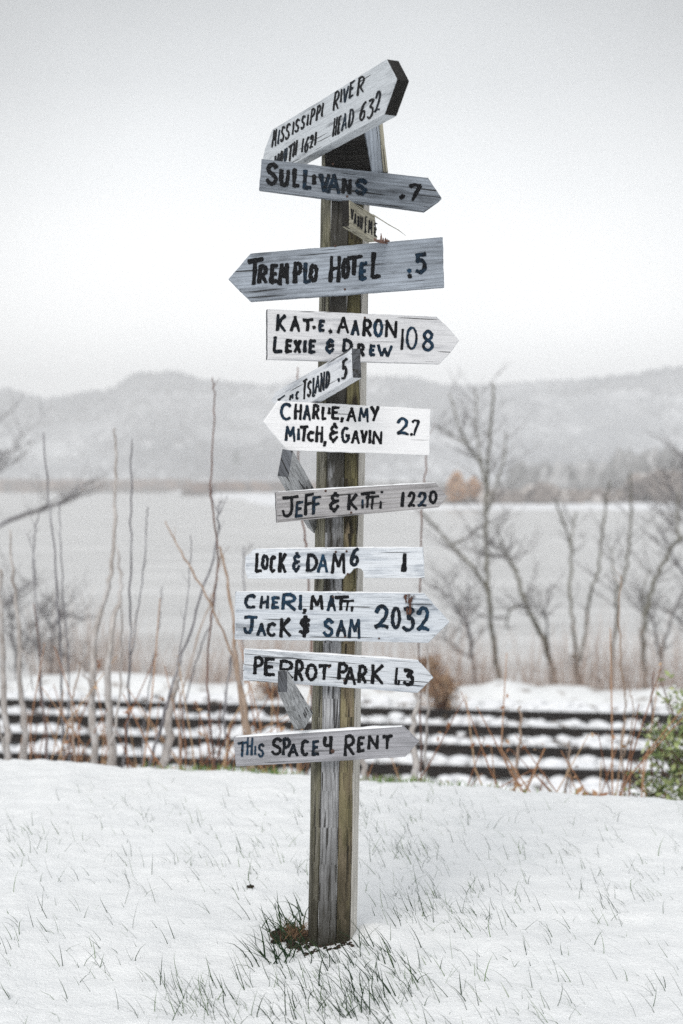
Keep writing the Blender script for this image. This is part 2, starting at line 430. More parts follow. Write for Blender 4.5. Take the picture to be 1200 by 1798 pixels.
# rubble and lumps of snow between the rails
mb = MB(); mb2 = MB()
for i in range(8000):
    u = random.uniform(-10, 10); c = random.uniform(12.2, 20.2) * cosf
    p = tpt(u, c); z = ground(p.x, p.y)
    if random.random() < .4:
        s = random.uniform(.03, .07); mb.box((p.x, p.y, z + s * .2), s * 1.3, s, s * .8, random.uniform(0, 3), random.random(), s * .2)
    else:
        s = random.uniform(.05, .17); vs0 = len(mb2.v)
        blob(mb2, (p.x, p.y, z - .02), s, s * .75, 0)
M_stone = tone_mat('ballast', [(0, (.045, .04, .038)), (.6, (.16, .13, .11)), (1, (.30, .27, .25))])
tag(mb.build('ballast_stones', M_stone), 'dark ballast stones showing through snow around the tracks', 'ballast', kind='stuff')
tag(mb2.build('snow_lumps', M_cap, smooth=True), 'lumps of snow lying between the rails and sleepers', 'snow', kind='stuff')

# ------------------------------------------------------------------ saplings and trees
def bark(name, c1, c2, frost=.3):
    k = N(name); oc = k.coord(); a = k.noise(k.map(oc, (1, 1, .35)), 26, 4, .65)
    c = k.ramp(a, [(.35, c1), (.65, c2)])
    c = k.mix(k.math('MULTIPLY', k.ramp(k.noise(oc, 7, 4, .6), [(.5, 0), (.6, 1)]), frost), c, (.7, .71, .73))
    k.bump(a, .5, .006); return k.fin(c, .85, .2)
B_DARK = bark('bark_dark', (.11, .105, .115), (.24, .23, .245), .25)
B_TAN = bark('bark_tan', (.26, .18, .13), (.42, .32, .25), .15)
B_RUST = bark('bark_rust', (.085, .045, .034), (.19, .105, .08), .05)
B_PALE = bark('bark_pale', (.30, .27, .25), (.55, .52, .50), .25)
B_OLIVE = bark('bark_olive', (.10, .095, .075), (.21, .20, .16), .20)
B_TWIG = bark('bark_twig', (.13, .12, .12), (.24, .23, .23), .15)

def smooth_path(pts, n=5):
    out = []
    P = [Vector(p) for p in pts]
    for i in range(len(P) - 1):
        p0 = P[max(0, i - 1)]; p1 = P[i]; p2 = P[i + 1]; p3 = P[min(len(P) - 1, i + 2)]
        for j in range(n):
            t = j / n
            out.append(.5 * ((2 * p1) + (-p0 + p2) * t + (2 * p0 - 5 * p1 + 4 * p2 - p3) * t * t + (-p0 + 3 * p1 - 3 * p2 + p3) * t ** 3))
    out.append(P[-1]); return out

def path3(pts, Z, wob=.0, seed=0):
    """outline read off in the photo's frame, stood up at depth Z with its own in-and-out sway"""
    out = []
    for i, (x, y) in enumerate(pts):
        out.append(W(x, y, Z + wob * math.sin(seed + i * 1.3)))
    return out

def stem(mb, pts, Z, w0, w1, wob=.15, seed=0, n=6):
    P = smooth_path(path3(pts, Z, wob, seed)); m = len(P)
    ws = (.62 if Z < 12 and w0 < 12 else (.85 if Z < 12 else .88))
    R = [max(.0012, ws * (w0 + (w1 - w0) * (i / (m - 1))) * Z / F / 2 * random.uniform(.9, 1.12)) for i in range(m)]
    jit = .55 * w1 * Z / F
    P = [p + Vector((random.uniform(-jit, jit), random.uniform(-jit, jit), 0)) for p in P]
    mb.tube(P, R, n); return P, R

def twigs(mb, P, R, count, length, up=.5, depth=2, spread=1.0, rmin=.0015, start=.25, side=0):
    m = len(P)
    for _ in range(count):
        i = random.randint(int(m * start), m - 2); p = P[i]; ax = (P[i + 1] - P[i]).normalized()
        d = Vector((random.choice((-1, 1)) if side == 0 else side, random.uniform(-.8, .8), 0)).normalized() * spread + ax * up + Vector((0, 0, random.uniform(-.1, .4)))
        d.normalize(); L = length * random.uniform(.45, 1.1); r = max(rmin, min(R[i] * .5, L * .012))
        pts = [p]; q = p.copy(); n = 5
        for j in range(n):
            d = (d + Vector((random.uniform(-.22, .22), random.uniform(-.22, .22), random.uniform(-.08, .24)))).normalized()
            q = q + d * L / n; pts.append(q.copy())
        rr = [r * (1 - .75 * j / n) + rmin * .3 for j in range(n + 1)]
        mb.tube(pts, rr, 4, cap=False)
        if depth > 1: twigs(mb, pts, rr, random.randint(2, 4), L * .5, up, depth - 1, spread, rmin, .15)

def sapling(pts_list, Z, mat, label, group=None, tw=0, twl=.15, name='bare_sapling', cat='sapling', base_mat=None):
    """first path is the stem, others are side shoots; stem goes down to the bank"""
    first = pts_list[0][0]
    p0 = W(first[0][0], first[0][1], Z); gz = ground(p0.x, p0.y)
    tw = tw or 3; twl = twl or .07
    root = empty(name, (p0.x, p0.y, gz)); tag(root, label, cat, group)
    inv = Vector(root.location)
    tw_mb = MB(); 
    for k_, (pts, w0, w1) in enumerate(pts_list):
        mb = MB()
        P, R = stem(mb, pts, Z, w0, w1, .05, k_ + len(pts))
        if k_ == 0 and P[0].z > gz:     # root part down to the ground
            mb.tube([Vector((P[0].x, P[0].y, gz - .05)), P[0] + Vector((0, 0, .0))], [R[0] * 1.15, R[0]], 6)
        if tw: twigs(tw_mb, P, R, tw, twl, .9, 1, .7, .0012)
        mb.v = [tuple(Vector(v_) - inv) for v_ in mb.v]
        mb.build('trunk' if k_ == 0 else 'branch', mat, root, True)
    if tw:
        tw_mb.v = [tuple(Vector(v_) - inv) for v_ in tw_mb.v]
        tw_mb.build('twigs', mat, root)['kind'] = 'stuff'
    return root

GL = 'thin leafless saplings growing behind the left edge of the lawn'
S = [
 ([([(385, 1400), (372, 1300), (365, 1180), (372, 1080), (383, 985), (374, 900), (371, 850), (376, 760), (377, 700), (374, 663)], 6, 3.5)], 7.3, B_RUST, 'tallest reddish brown sapling, its tip against the sky left of the signpost', 3, .10),
 ([([(14, 1375), (12, 1290), (5, 1200), (2, 1080), (0, 1000)], 18, 6), ([(12, 1330), (-4, 1250), (-10, 1150)], 7, 4)], 7.8, B_PALE, 'thick pale stem at the very left edge of the photo', 0, 0),
 ([([(36, 1380), (44, 1290), (36, 1210), (35, 1100), (24, 1020), (17, 930)], 17, 4), ([(36, 1140), (52, 1160), (58, 1212)], 3, 3)], 7.9, B_PALE, 'pale stem with a peach brown top, second from the left edge', 0, 0),
 ([([(84, 1385), (82, 1300), (74, 1200), (68, 1120), (60, 1000), (62, 930), (70, 900)], 5, 3), ([(64, 1030), (60, 980), (48, 935)], 3, 2)], 9.5, B_DARK, 'thin dark forked sapling with an orange leaf near its top', 4, .2),
 ([([(112, 1400), (111, 1300), (108, 1180), (102, 1060), (94, 950), (84, 860), (76, 760)], 7, 4)], 8.2, B_DARK, 'dark whip leaning left, rising past the brown shore to the haze', 3, .15),
 ([([(122, 1400), (120, 1280), (120, 1160), (112, 1050), (108, 960), (104, 880)], 5, 3)], 8.6, B_DARK, 'dark whip close on the right of the leaning dark one', 3, .12),
 ([([(78, 1380), (82, 1300), (72, 1220), (70, 1150), (60, 1060)], 6, 3)], 8.8, B_RUST, 'short brown stem standing before the rails near the left edge', 2, .1),
 ([([(132, 1380), (130, 1300), (127, 1230), (138, 1190), (142, 1160)], 7, 3)], 7.4, B_TAN, 'short orange tan stem standing in front of the rails', 0, 0),
 ([([(165, 1395), (166, 1310), (162, 1230), (165, 1150), (172, 1090), (190, 1030), (199, 970), (203, 870), (203, 800), (200, 752)], 17, 4), ([(162, 1240), (155, 1200), (142, 1168)], 8, 6)], 7.7, B_PALE, 'tall tan sapling with a pale forked foot', 0, 0),
 ([([(193, 1395), (197, 1320), (192, 1230), (193, 1130), (208, 1060), (212, 1020), (206, 960)], 20, 5), ([(197, 1310), (208, 1240), (214, 1140), (212, 1060)], 8, 4)], 7.6, B_PALE, 'pale thick stem splitting into two tan shoots', 0, 0),
 ([([(212, 1400), (222, 1290), (228, 1180), (229, 1060), (230, 940), (231, 840), (232, 770)], 7, 4), ([(232, 1150), (244, 1060), (253, 1000), (257, 920), (260, 890)], 4, 3)], 8.0, B_DARK, 'long dark whip with a second shoot bearing a dry seed head', 2, .1),
 ([([(248, 1400), (252, 1290), (264, 1190), (278, 1110), (282, 1060), (285, 1030)], 4, 3)], 8.4, B_DARK, 'short dark whip leaning right between two taller ones', 0, 0),
 ([([(252, 1400), (268, 1330), (296, 1230), (310, 1180), (340, 1090), (365, 1010), (380, 960), (384, 900), (388, 880)], 10, 4), ([(312, 1170), (325, 1090), (333, 1010), (336, 940)], 4, 2.5), ([(384, 905), (372, 870), (376, 850)], 3, 2), ([(384, 905), (395, 882), (400, 872)], 3, 2)], 7.5, B_DARK, 'dark curved sapling sweeping right towards the signpost', 2, .10),
 ([([(268, 1400), (290, 1330), (303, 1240), (310, 1190)], 22, 12)], 7.55, B_PALE, 'leaning pale stump stem at the foot of the curved dark sapling', 0, 0),
 ([([(322, 1400), (318, 1290), (332, 1210), (352, 1140), (372, 1090), (379, 1040), (381, 1000)], 5, 3)], 8.3, B_DARK, 'thin grey sapling bending right behind the curved dark one', 0, 0),
 ([([(316, 1230), (345, 1130), (372, 1050), (384, 1000), (388, 975)], 4, 4)], 8.1, B_TAN, 'tan brown shoot with a knobbly tip crossing the diagonal stem', 0, 0),
 ([([(435, 1345), (420, 1200), (404, 1140), (370, 1060), (330, 990), (305, 945), (292, 915)], 8, 4)], 7.0, B_TAN, 'brown diagonal stem leaning left across the water', 0, 0),
 ([([(448, 1400), (438, 1300), (425, 1220), (414, 1150), (410, 1090), (396, 1000), (385, 960)], 13, 4)], 6.9, B_TAN, 'pale brown stem leaning left into the lowest white board', 2, .08),
 ([([(412, 1400), (400, 1320), (394, 1240), (405, 1160), (412, 1135)], 7, 4), ([(396, 1250), (404, 1180), (420, 1100)], 4, 3)], 8.0, B_DARK, 'dark bent sapling beside the pale brown leaning stem', 2, .1),
 ([([(388, 1395), (386, 1300), (388, 1230)], 6, 4)], 8.4, B_RUST, 'short rusty stem standing low before the rails', 2, .1),
 ([([(428, 1260), (427, 1130), (429, 1030), (428, 960)], 3.5, 4), ([(428, 975), (438, 962), (446, 955)], 2.5, 2)], 9.5, B_DARK, 'slim grey sapling with a forked tip left of the dam board', 0, 0),
 ([([(560, 1400), (548, 1250), (545, 1100), (540, 980), (534, 930), (528, 860), (525, 790), (524, 700), (523, 645)], 7, 3.5)], 7.0, B_RUST, 'reddish sapling hidden by the post, its tip beside the island board', 0, 0),
 ([([(740, 1400), (738, 1250), (736, 1100), (738, 960), (744, 870), (750, 800), (752, 760)], 5, 3.5)], 7.2, B_RUST, 'red brown whip rising behind the right ends of the boards', 2, .08),
 ([([(732, 1400), (728, 1330), (727, 1270), (734, 1220), (732, 1170)], 15, 7)], 7.1, B_PALE, 'pale thick stem in front of the rails right of the signpost', 0, 0),
 ([([(745, 1395), (748, 1310), (752, 1230), (750, 1150), (754, 1080)], 7, 4)], 7.3, B_PALE, 'slimmer whitish stem just right of the pale thick one', 0, 0),
 ([([(633, 1390), (640, 1365), (632, 1320)], 16, 10)], 7.0, B_PALE, 'short pale stub of stem close behind the right side of the post', 0, 0),
 ([([(903, 1400), (908, 1340), (914, 1280), (912, 1240)], 9, 5), ([(905, 1370), (893, 1350), (884, 1335)], 5, 3)], 7.4, B_TAN, 'tan forked stalk in front of the rails on the right', 0, 0),
 ([([(992, 1390), (1000, 1330), (998, 1300)], 6, 3)], 7.4, B_TAN, 'short tan stalk standing low among the rails', 0, 0),
 ([([(1098, 1400), (1092, 1310), (1098, 1240), (1090, 1150), (1088, 1070), (1092, 1010)], 6, 3), ([(1096, 1330), (1112, 1260), (1106, 1210)], 4, 2.5)], 7.5, B_TAN, 'orange brown stalk with side shoots, left of the green bush', 3, .1),
 ([([(1146, 1400), (1146, 1330), (1145, 1240), (1146, 1180)], 6, 4)], 7.6, B_RUST, 'upright brown stem just before the green bush', 2, .1),
]
for i, (pl, Z, mat, lab, tw, twl) in enumerate(S):
    sapling(pl, Z, mat, lab, GL if i < 22 else 'thin leafless saplings and stalks growing behind the right part of the lawn', tw, twl)

# dead leaves and seed heads on the saplings
def leaf_quads(mb, c, n, spread, size, tone=(0, 1), flat=1.0):
    for _ in range(n):
        p = Vector(c) + Vector((random.gauss(0, spread), random.gauss(0, spread * flat), random.gauss(0, spread)))
        a = Vector((random.gauss(0, 1), random.gauss(0, 1), random.gauss(0, 1))).normalized()
        b = a.cross(Vector((random.gauss(0, 1), random.gauss(0, 1), random.gauss(0, 1)))).normalized()
        s = size * random.uniform(.5, 1.3)
        mb.add([p - a * s, p + b * s * .45, p + a * s, p - b * s * .45], [(0, 1, 2, 3)], random.uniform(*tone))
M_dead = tone_mat('dead_leaves', [(0, (.20, .085, .045)), (.5, (.38, .20, .11)), (1, (.52, .36, .22))])

# trees on the river bank
def tree(limbs, Z, mat, label, tw, twl, group='bare trees on the river bank right of the signpost', depth=2, leafy=0):
    first = limbs[0][0]; p0 = W(first[0][0], first[0][1], Z); gz = ground(p0.x, p0.y)
    root = empty('bare_tree', (p0.x, p0.y, gz)); tag(root, label, 'tree', group); inv = Vector(root.location)
    tm = MB()
    for k_, (pts, w0, w1) in enumerate(limbs):
        mb = MB(); P, R = stem(mb, pts, Z, w0, w1, .35, k_ * 2 + 1, 7)
        if k_ == 0: mb.tube([Vector((P[0].x, P[0].y, gz - .2)), P[0]], [R[0] * 1.2, R[0]], 7)
        twigs(tm, P, R, tw if k_ else max(3, tw), twl, .75, depth, .9, .004, .3 if k_ == 0 else .1)
        mb.v = [tuple(Vector(v_) - inv) for v_ in mb.v]
        mb.build('trunk' if k_ == 0 else 'branch', mat, root, True)
    tm.v = [tuple(Vector(v_) - inv) for v_ in tm.v]
    tm.build('twigs', B_TWIG, root)['kind'] = 'stuff'
    return root
tree([([(882, 1235), (874, 1170), (862, 1090), (856, 1010), (853, 930), (855, 850), (860, 770), (866, 700), (866, 672)], 12, 3.5),
      ([(858, 1040), (835, 1000), (805, 970), (790, 955), (765, 925), (738, 898)], 7, 4),
      ([(792, 958), (812, 948), (828, 938), (836, 925)], 4, 2),
      ([(855, 860), (845, 820), (822, 780), (803, 740), (790, 690)], 6, 2.5),
      ([(856, 900), (872, 850), (885, 800), (890, 760)], 5, 2.5),
      ([(850, 830), (838, 770), (836, 700), (834, 680)], 4, 2),
      ([(822, 780), (795, 765), (765, 748)], 4, 2)],
     26.0, B_OLIVE, 'tallest bare tree right of the signpost with a straight trunk up to the hilltop', 9, .85)
tree([([(838, 1225), (834, 1170), (822, 1110), (816, 1080)], 10, 5),
      ([(820, 1105), (800, 1070), (775, 1040), (756, 1030)], 4, 2),
      ([(816, 1085), (824, 1050), (820, 1020)], 4, 2),
      ([(832, 1160), (806, 1140), (785, 1125), (765, 1120)], 4, 2),
      ([(816, 1085), (795, 1050), (775, 1000)], 3, 2)],
     26.5, B_DARK, 'small dark twiggy tree beside the arrow tip of the board reading 2032', 12, .7)
tree([([(978, 1230), (966, 1160), (945, 1100), (922, 1060), (908, 1010), (898, 985), (886, 968)], 13, 5),
      ([(925, 1066), (908, 1064), (894, 1076), (888, 1102)], 6, 3),
      ([(898, 985), (886, 978), (870, 978)], 5, 3),
      ([(892, 975), (880, 950), (872, 920)], 5, 2.5)],
     25.6, B_OLIVE, 'bare tree leaning left with a low arching branch', 11, .9)
tree([([(968, 1200), (962, 1120), (958, 1070), (965, 1035)], 5, 3), ([(960, 1090), (950, 1060), (948, 1035)], 3, 2)],
     27.0, B_TWIG, 'slender grey tree close beside the left leaning one', 6, .6)
tree([([(1018, 1235), (1014, 1180), (1012, 1150)], 13, 11),
      ([(1014, 1160), (1008, 1100), (1001, 1050), (1003, 980), (1000, 950), (988, 915), (976, 880)], 7, 4),
      ([(1002, 960), (1008, 925), (1012, 900)], 4, 3),
      ([(1017, 1160), (1028, 1110), (1034, 1060), (1040, 1030), (1051, 1000), (1057, 940), (1064, 880), (1070, 845)], 7, 4)],
     25.8, B_OLIVE, 'bare tree splitting low into two long limbs like a V', 6, .7)
tree([([(1072, 1225), (1076, 1160), (1082, 1080), (1084, 1040), (1098, 1010), (1104, 960), (1108, 880), (1106, 830)], 8, 4),
      ([(1084, 1045), (1077, 1000), (1074, 960)], 4, 2)],
     25.4, B_OLIVE, 'slim tree with a bent trunk between the V shaped tree and the right edge', 8, .8)
tree([([(1136, 1240), (1132, 1180), (1128, 1120), (1134, 1080), (1142, 1040), (1160, 1000), (1180, 960), (1198, 945), (1225, 935)], 13, 5),
      ([(1134, 1090), (1128, 1040), (1140, 1000)], 5, 3), ([(1192, 950), (1190, 915), (1192, 860)], 6, 3)],
     25.2, B_OLIVE, 'rust footed tree curving right out of the photo', 11, 1.0)
tree([([(1166, 1225), (1158, 1150), (1148, 1100), (1136, 1070)], 7, 4), ([(1160, 1160), (1172, 1110), (1190, 1060), (1215, 1020)], 6, 3)],
     26.2, B_TWIG, 'thin tree leaning left across the rust footed one', 8, .8)
tree([([(1240, 1240), (1225, 1120), (1215, 1000), (1205, 880), (1200, 790)], 14, 5), ([(1218, 1030), (1185, 980), (1160, 930)], 6, 3), ([(1225, 1120), (1190, 1085), (1165, 1070)], 6, 3), ([(1208, 900), (1180, 860), (1165, 820)], 5, 2)],
     26.6, B_DARK, 'dark tree standing on the bank at the right edge of the photo', 12, 1.0)
GT = 'bare trees on the river bank left of the signpost'
tree([([(-60, 1230), (-50, 1100), (-46, 980), (-42, 880), (-44, 820), (-46, 760)], 16, 5),
      ([(-42, 950), (0, 922), (45, 902), (92, 890), (118, 872), (150, 850)], 9, 3),
      ([(-46, 1020), (-10, 1080), (8, 1066), (24, 1045), (60, 1020)], 6, 3),
      ([(-34, 860), (-10, 820), (8, 790)], 5, 2)],
     25.0, B_DARK, 'dark tree beyond the left edge reaching its branches into the photo', 14, 1.2, GT)
tree([([(92, 1235), (90, 1160), (96, 1110), (104, 1080), (112, 1060)], 8, 4), ([(96, 1110), (80, 1080), (66, 1062)], 4, 2), ([(104, 1085), (130, 1082), (148, 1092)], 4, 2), ([(90, 1160), (112, 1150), (135, 1160), (150, 1175)], 4, 2), ([(90, 1165), (60, 1130), (40, 1110)], 4, 2)],
     26.5, B_DARK, 'low dark tangled tree behind the left saplings', 13, .75, GT)
tree([([(28, 1235), (30, 1170), (20, 1100), (10, 1060)], 8, 4), ([(28, 1170), (48, 1120), (56, 1090)], 5, 2), ([(24, 1130), (0, 1090), (-20, 1075)], 5, 2)],
     26.8, B_TWIG, 'low grey tangled tree near the left edge', 12, .8, GT)

# ------------------------------------------------------------------ far things that can be told apart
def far_tree(name, px, py_base, Z, w, h, mat, label, cat, n=260):
    b = W(px, py_base, Z); root = empty(name, b); tag(root, label, cat)
    t = MB(); t.tube([(0, 0, -1), (0, 0, h * .6)], [w * .05, w * .02], 6); t.build('trunk', B_DARK, root)
    m = MB()
    for _ in range(n):
        a = random.uniform(0, 6.28); zz = random.uniform(.15, 1); rr = w / 2 * math.sin(min(1, zz) * 2.6 + .35) * random.uniform(.3, 1)
        c = (rr * math.cos(a), rr * math.sin(a), zz * h)
        blob(m, c, w * .07, w * .10, random.random())
    m.build('crown', mat, root)['kind'] = 'stuff'
M_orange = tone_mat('orange_leaves', [(0, (.22, .12, .06)), (.5, (.50, .27, .13)), (1, (.62, .42, .26))])
far_tree('small_tree', 802, 888, 370, 6.0, 8.5, M_orange, 'small tree with orange autumn leaves on the far shore above a board tip', 'tree')
far_tree('small_tree', 832, 886, 376, 5.0, 7.0, M_orange, 'paler orange leaved tree to the right of the brighter one on the far shore', 'tree')
M_green_far = tone_mat('far_evergreen', [(0, (.02, .05, .05)), (1, (.06, .12, .11))])
far_tree('evergreen_tree', 415, 822, 1150, 7.0, 14, M_green_far, 'lone dark green evergreen at the foot of the far hills', 'tree')

# dry round shrub by the tracks
def dry_shrub(px, py, Z, w, h, label, mat_l, n=900, name='dry_shrub'):
    b = W(px, py, Z); b.z = ground(b.x, b.y); root = empty(name, b); tag(root, label, 'shrub')
    m = MB(); s = MB()
    for _ in range(60):
        a = random.uniform(0, 6.28); r = random.uniform(.2, 1) * w / 2
        tip = Vector((r * math.cos(a), r * math.sin(a), h * random.uniform(.5, 1)))
        s.tube([(0, 0, -.05), tip * .5 + Vector((0, 0, .1 * h)), tip], [.008, .006, .003], 4, cap=False)
    for _ in range(n):
        a = random.uniform(0, 6.28); zz = random.random() ** .7; r = w / 2 * math.sqrt(max(0, 1 - (zz - .4) ** 2 / .5)) * random.uniform(.2, 1) * (.6 + .8 * abs(nz2(a * 2, zz * 3, 1.0, px)) * 2)
        leaf_quads(m, (r * math.cos(a), r * math.sin(a), zz * h), 2, .04, .04)
    s.build('stems', B_RUST, root)['kind'] = 'stuff'; m.build('foliage', mat_l, root)['kind'] = 'stuff'
M_brown = tone_mat('brown_weed', [(0, (.17, .09, .05)), (.5, (.34, .21, .13)), (1, (.52, .40, .28))])
dry_shrub(776, 1245, 22.5, .62, .62, 'rounded brown dry shrub on the snow bank right of the signpost', M_brown, 420)
dry_shrub(752, 1220, 24.5, .8, .6, 'wider tan brown shrub half behind the boards on the snow bank', M_brown, 330)
dry_shrub(480, 1225, 24.0, .7, .45, 'low brown shrub on the bank left of the post', M_brown, 160)
dry_shrub(1045, 1430, 7.0, .30, .32, 'clump of rusty dead leaves at the foot of the green bush', M_dead, 260)

# green bush at the right edge
bp = W(1210, 1450, 7.4); gz = ground(bp.x, bp.y)
root = empty('juniper_bush', (bp.x, bp.y, gz)); tag(root, 'yellow green evergreen bush dusted with snow at the right edge', 'bush')
M_jun = tone_mat('juniper_leaf', [(0, (.09, .14, .05)), (.35, (.28, .35, .15)), (.75, (.42, .47, .22)), (.9, (.7, .72, .72)), (1, (.8, .82, .82))])
m = MB(); s = MB(); hb = HC + (HZ - 1130) / F * 7.4 - gz
for _ in range(60):
    a = random.uniform(0, 6.28); zz = random.uniform(.28, 1.0); r = .50 * (1.15 - zz) ** .7 + .05
    r *= random.uniform(.5, 1.1)
    tip = Vector((r * math.cos(a), r * math.sin(a), hb * zz)); st_ = Vector((0, 0, hb * zz * .75))
    mid = (tip + st_) / 2 + Vector((0, 0, -.04))
    s.tube([st_, mid, tip], [.006, .005, .002], 4, cap=False)
    for j in range(8):
        t = .25 + .75 * j / 10; c = st_.lerp(tip, t) + Vector((0, 0, random.uniform(-.03, .05)))
        leaf_quads(m, c, 7, .036, .022)
s.tube([(0, 0, -.1), (.02, 0, hb * .5), (0, 0, hb * .97)], [.03, .02, .006], 6)
s.build('stems', B_RUST, root)['kind'] = 'stuff'; m.build('foliage', M_jun, root)['kind'] = 'stuff'

# dead stalks and leaves, uncountable
mb = MB()
def stalks(n, x0, x1, zr, hr, lean=.3):
    for _ in range(n):
        px = random.uniform(x0, x1); Z = random.uniform(*zr); p = W(px, 1300, Z)
        g0 = ground(p.x, p.y); h = random.uniform(*hr); top = max(0, 0) + h
        d = Vector((random.gauss(0, lean), random.gauss(0, lean), 1)).normalized()
        b = Vector((p.x, p.y, g0 - .02)); q = b + d * h * .55; e_ = q + (d + Vector((random.gauss(0, .35), 0, random.gauss(0, .2)))).normalized() * h * .45
        mb.tube([b, q, e_], [.0045, .0035, .002], 4, random.random(), cap=False)
        if random.random() < .5: leaf_quads(mb, q.lerp(e_, random.random()), 3, .03, .022)
stalks(110, 230, 560, (7.3, 9.2), (.5, 1.15))
stalks(45, 0, 230, (7.6, 9.2), (.6, 1.2))
stalks(60, 640, 1000, (7.0, 8.6), (.45, .95), .45)
stalks(80, 980, 1220, (6.8, 8.4), (.5, 1.2), .4)
tag(mb.build('dead_weeds', M_dead), 'tangle of rust brown dead weeds along the embankment behind the lawn', 'weeds', kind='stuff')
mb = MB()   # red brown reeds down on the river bank
for _ in range(5200):
    u = random.uniform(-9, 9); c = random.uniform(21.2, 22.8); p = tpt(u, c); z = ground(p.x, p.y)
    h = random.uniform(.5, 1.5) * (1.0 + .7 * nz2(p.x, 0, .5, 3)); d = Vector((random.gauss(0, .25), random.gauss(0, .2), 1)).normalized()
    b = Vector((p.x, p.y, z)); t = b + d * h; s_ = Vector((.006, 0, 0))
    mb.add([b - s_, b + s_, t + s_ * .3, t - s_ * .3], [(0, 1, 2, 3)], random.random())
M_reed = tone_mat('bank_reeds', [(0, (.22, .15, .12)), (.5, (.40, .31, .26)), (1, (.58, .52, .48))])
tag(mb.build('bank_reeds', M_reed), 'pale reddish reeds on the river bank behind the tracks', 'reeds', kind='stuff')

# ------------------------------------------------------------------ lawn grass through the snow
M_grass = tone_mat('grass_blade', [(0, (.014, .028, .016)), (.5, (.030, .062, .024)), (.8, (.10, .17, .055)), (1, (.30, .29, .17))], .6)
def blade(mb, x, y, L, w, lean, az, tone, z=None):
    """az: direction the blade leans to, lean: 0 upright .. 1 flat"""
    z = ground(x, y) - .004 if z is None else z
    d = Vector((math.cos(az), math.sin(az), 0)); up = Vector((0, 0, 1))
    bend = random.choice((.05, .15, .3, .5)); tw_ = random.gauss(0, .22); p = Vector((x, y, z)); pts = [p]; el = math.pi / 2 * (1 - lean * .55); n = 3
    for i in range(n):
        p = p + (d * math.cos(el) + up * math.sin(el)) * L / n; pts.append(p); el -= lean * bend; d = Vector((d.x * math.cos(tw_) - d.y * math.sin(tw_), d.x * math.sin(tw_) + d.y * math.cos(tw_), 0))
    sd_ = d.cross(up) * .6 + Vector((.5, .3, 0)); sd_.normalize(); ww = [w, w * .9, w * .6, w * .08]
    vs = []
    for q, a in zip(pts, ww): vs += [q - sd_ * a / 2, q + sd_ * a / 2]
    mb.add(vs, [(0, 1, 3, 2), (2, 3, 5, 4), (4, 5, 7, 6)], tone)
mb = MB()
def patch(px, py, rx, ry, n, L=(.03, .095), lean=(.45, 1.0), tone=(0, .85), w=(.0010, .0026)):
    for _ in range(max(1, int(n * (1 if n < 4 else .30)))):
        qx = random.gauss(px, rx); qy = min(1830, random.gauss(py, ry))
        if qy < 1378: continue
        Z = HC * F / (qy - HZ); x = (qx - 600) / F * Z; y = Z - DC
        if y > edge_y(x) - .02 or (abs(x + .02) < .075 and abs(y) < .09): continue
        az = random.gauss(2.55, .42) if random.random() < .84 else random.uniform(0, 6.28)
        zb = ground(x, y) - random.uniform(.002, .018)
        if random.random() < .25: az += random.choice((-1, 1)) * random.uniform(.5, 1.2)
        blade(mb, x, y, random.uniform(*L), random.uniform(*w), random.uniform(*lean), az, random.uniform(*tone), zb)
for a in [(710, 1500, 45, 22, 320), (735, 1600, 50, 32, 420), (820, 1600, 45, 34, 250), (900, 1640, 70, 50, 120), (880, 1590, 60, 30, 110),
          (1080, 1580, 38, 22, 130), (1130, 1560, 45, 30, 80), (690, 1460, 60, 25, 110), (650, 1710, 50, 16, 220), (720, 1745, 50, 22, 230), (560, 1740, 50, 30, 130),
          (620, 1785, 60, 16, 260), (330, 1760, 40, 22, 240), (390, 1740, 40, 30, 120), (480, 1720, 60, 30, 130), (430, 1780, 90, 20, 120),
          (480, 1520, 50, 30, 110), (430, 1560, 40, 30, 60), (40, 1490, 40, 24, 90), (100, 1480, 60, 28, 90), (40, 1650, 40, 26, 80), (130, 1620, 50, 26, 70),
          (170, 1690, 40, 24, 70), (250, 1520, 60, 20, 50), (300, 1620, 70, 40, 40), (800, 1460, 90, 30, 150), (900, 1770, 60, 30, 90), (1000, 1700, 60, 40, 60),
          (1150, 1740, 40, 40, 70), (1020, 1500, 90, 30, 60), (430, 1420, 70, 20, 70), (200, 1430, 100, 22, 70), (900, 1440, 120, 18, 70), (660, 1410, 60, 20, 120)]:
    patch(*a)
for _ in range(260):
    patch(random.uniform(-60, 1260), random.choice((random.uniform(1380, 1830), random.uniform(1380, 1560))), 14, 7, random.randint(1, 3))
# the darker thick blades near the camera and the post
patch(510, 1645, 24, 20, 260, (.06, .12), (.5, 1.0), (.1, .6), (.003, .006))
patch(500, 1690, 30, 10, 90, (.07, .13), (.7, 1.0), (0, .3), (.003, .006))
patch(660, 1705, 60, 16, 150, (.07, .12), (.6, 1.0), (0, .3), (.0025, .0045))
patch(600, 1770, 90, 22, 240, (.07, .12), (.5, 1.0), (0, .3), (.0025, .0045))
tag(mb.build('grass', M_grass), 'dark green grass blades poking through the snow of the lawn', 'grass', kind='stuff')
# bright green tufts on the lip of the lawn
M_tuft = tone_mat('lip_grass', [(0, (.06, .13, .03)), (.6, (.16, .27, .07)), (1, (.34, .36, .16))], .6)
mb = MB()
for _ in range(800):
    x = random.choice((random.gauss(-.50, .12), random.gauss(-.30, .10), random.gauss(.30, .16), random.gauss(.22, .06), random.gauss(.55, .3), random.gauss(-.75, .12)))
    y = edge_y(x) + random.uniform(-.02, .10)
    blade(mb, x, y, random.uniform(.02, .05), random.uniform(.002, .0035), random.uniform(.1, .8), random.uniform(0, 6.28), random.random())
tag(mb.build('edge_grass', M_tuft), 'bright green grass tufts along the far lip of the lawn', 'grass', kind='stuff')

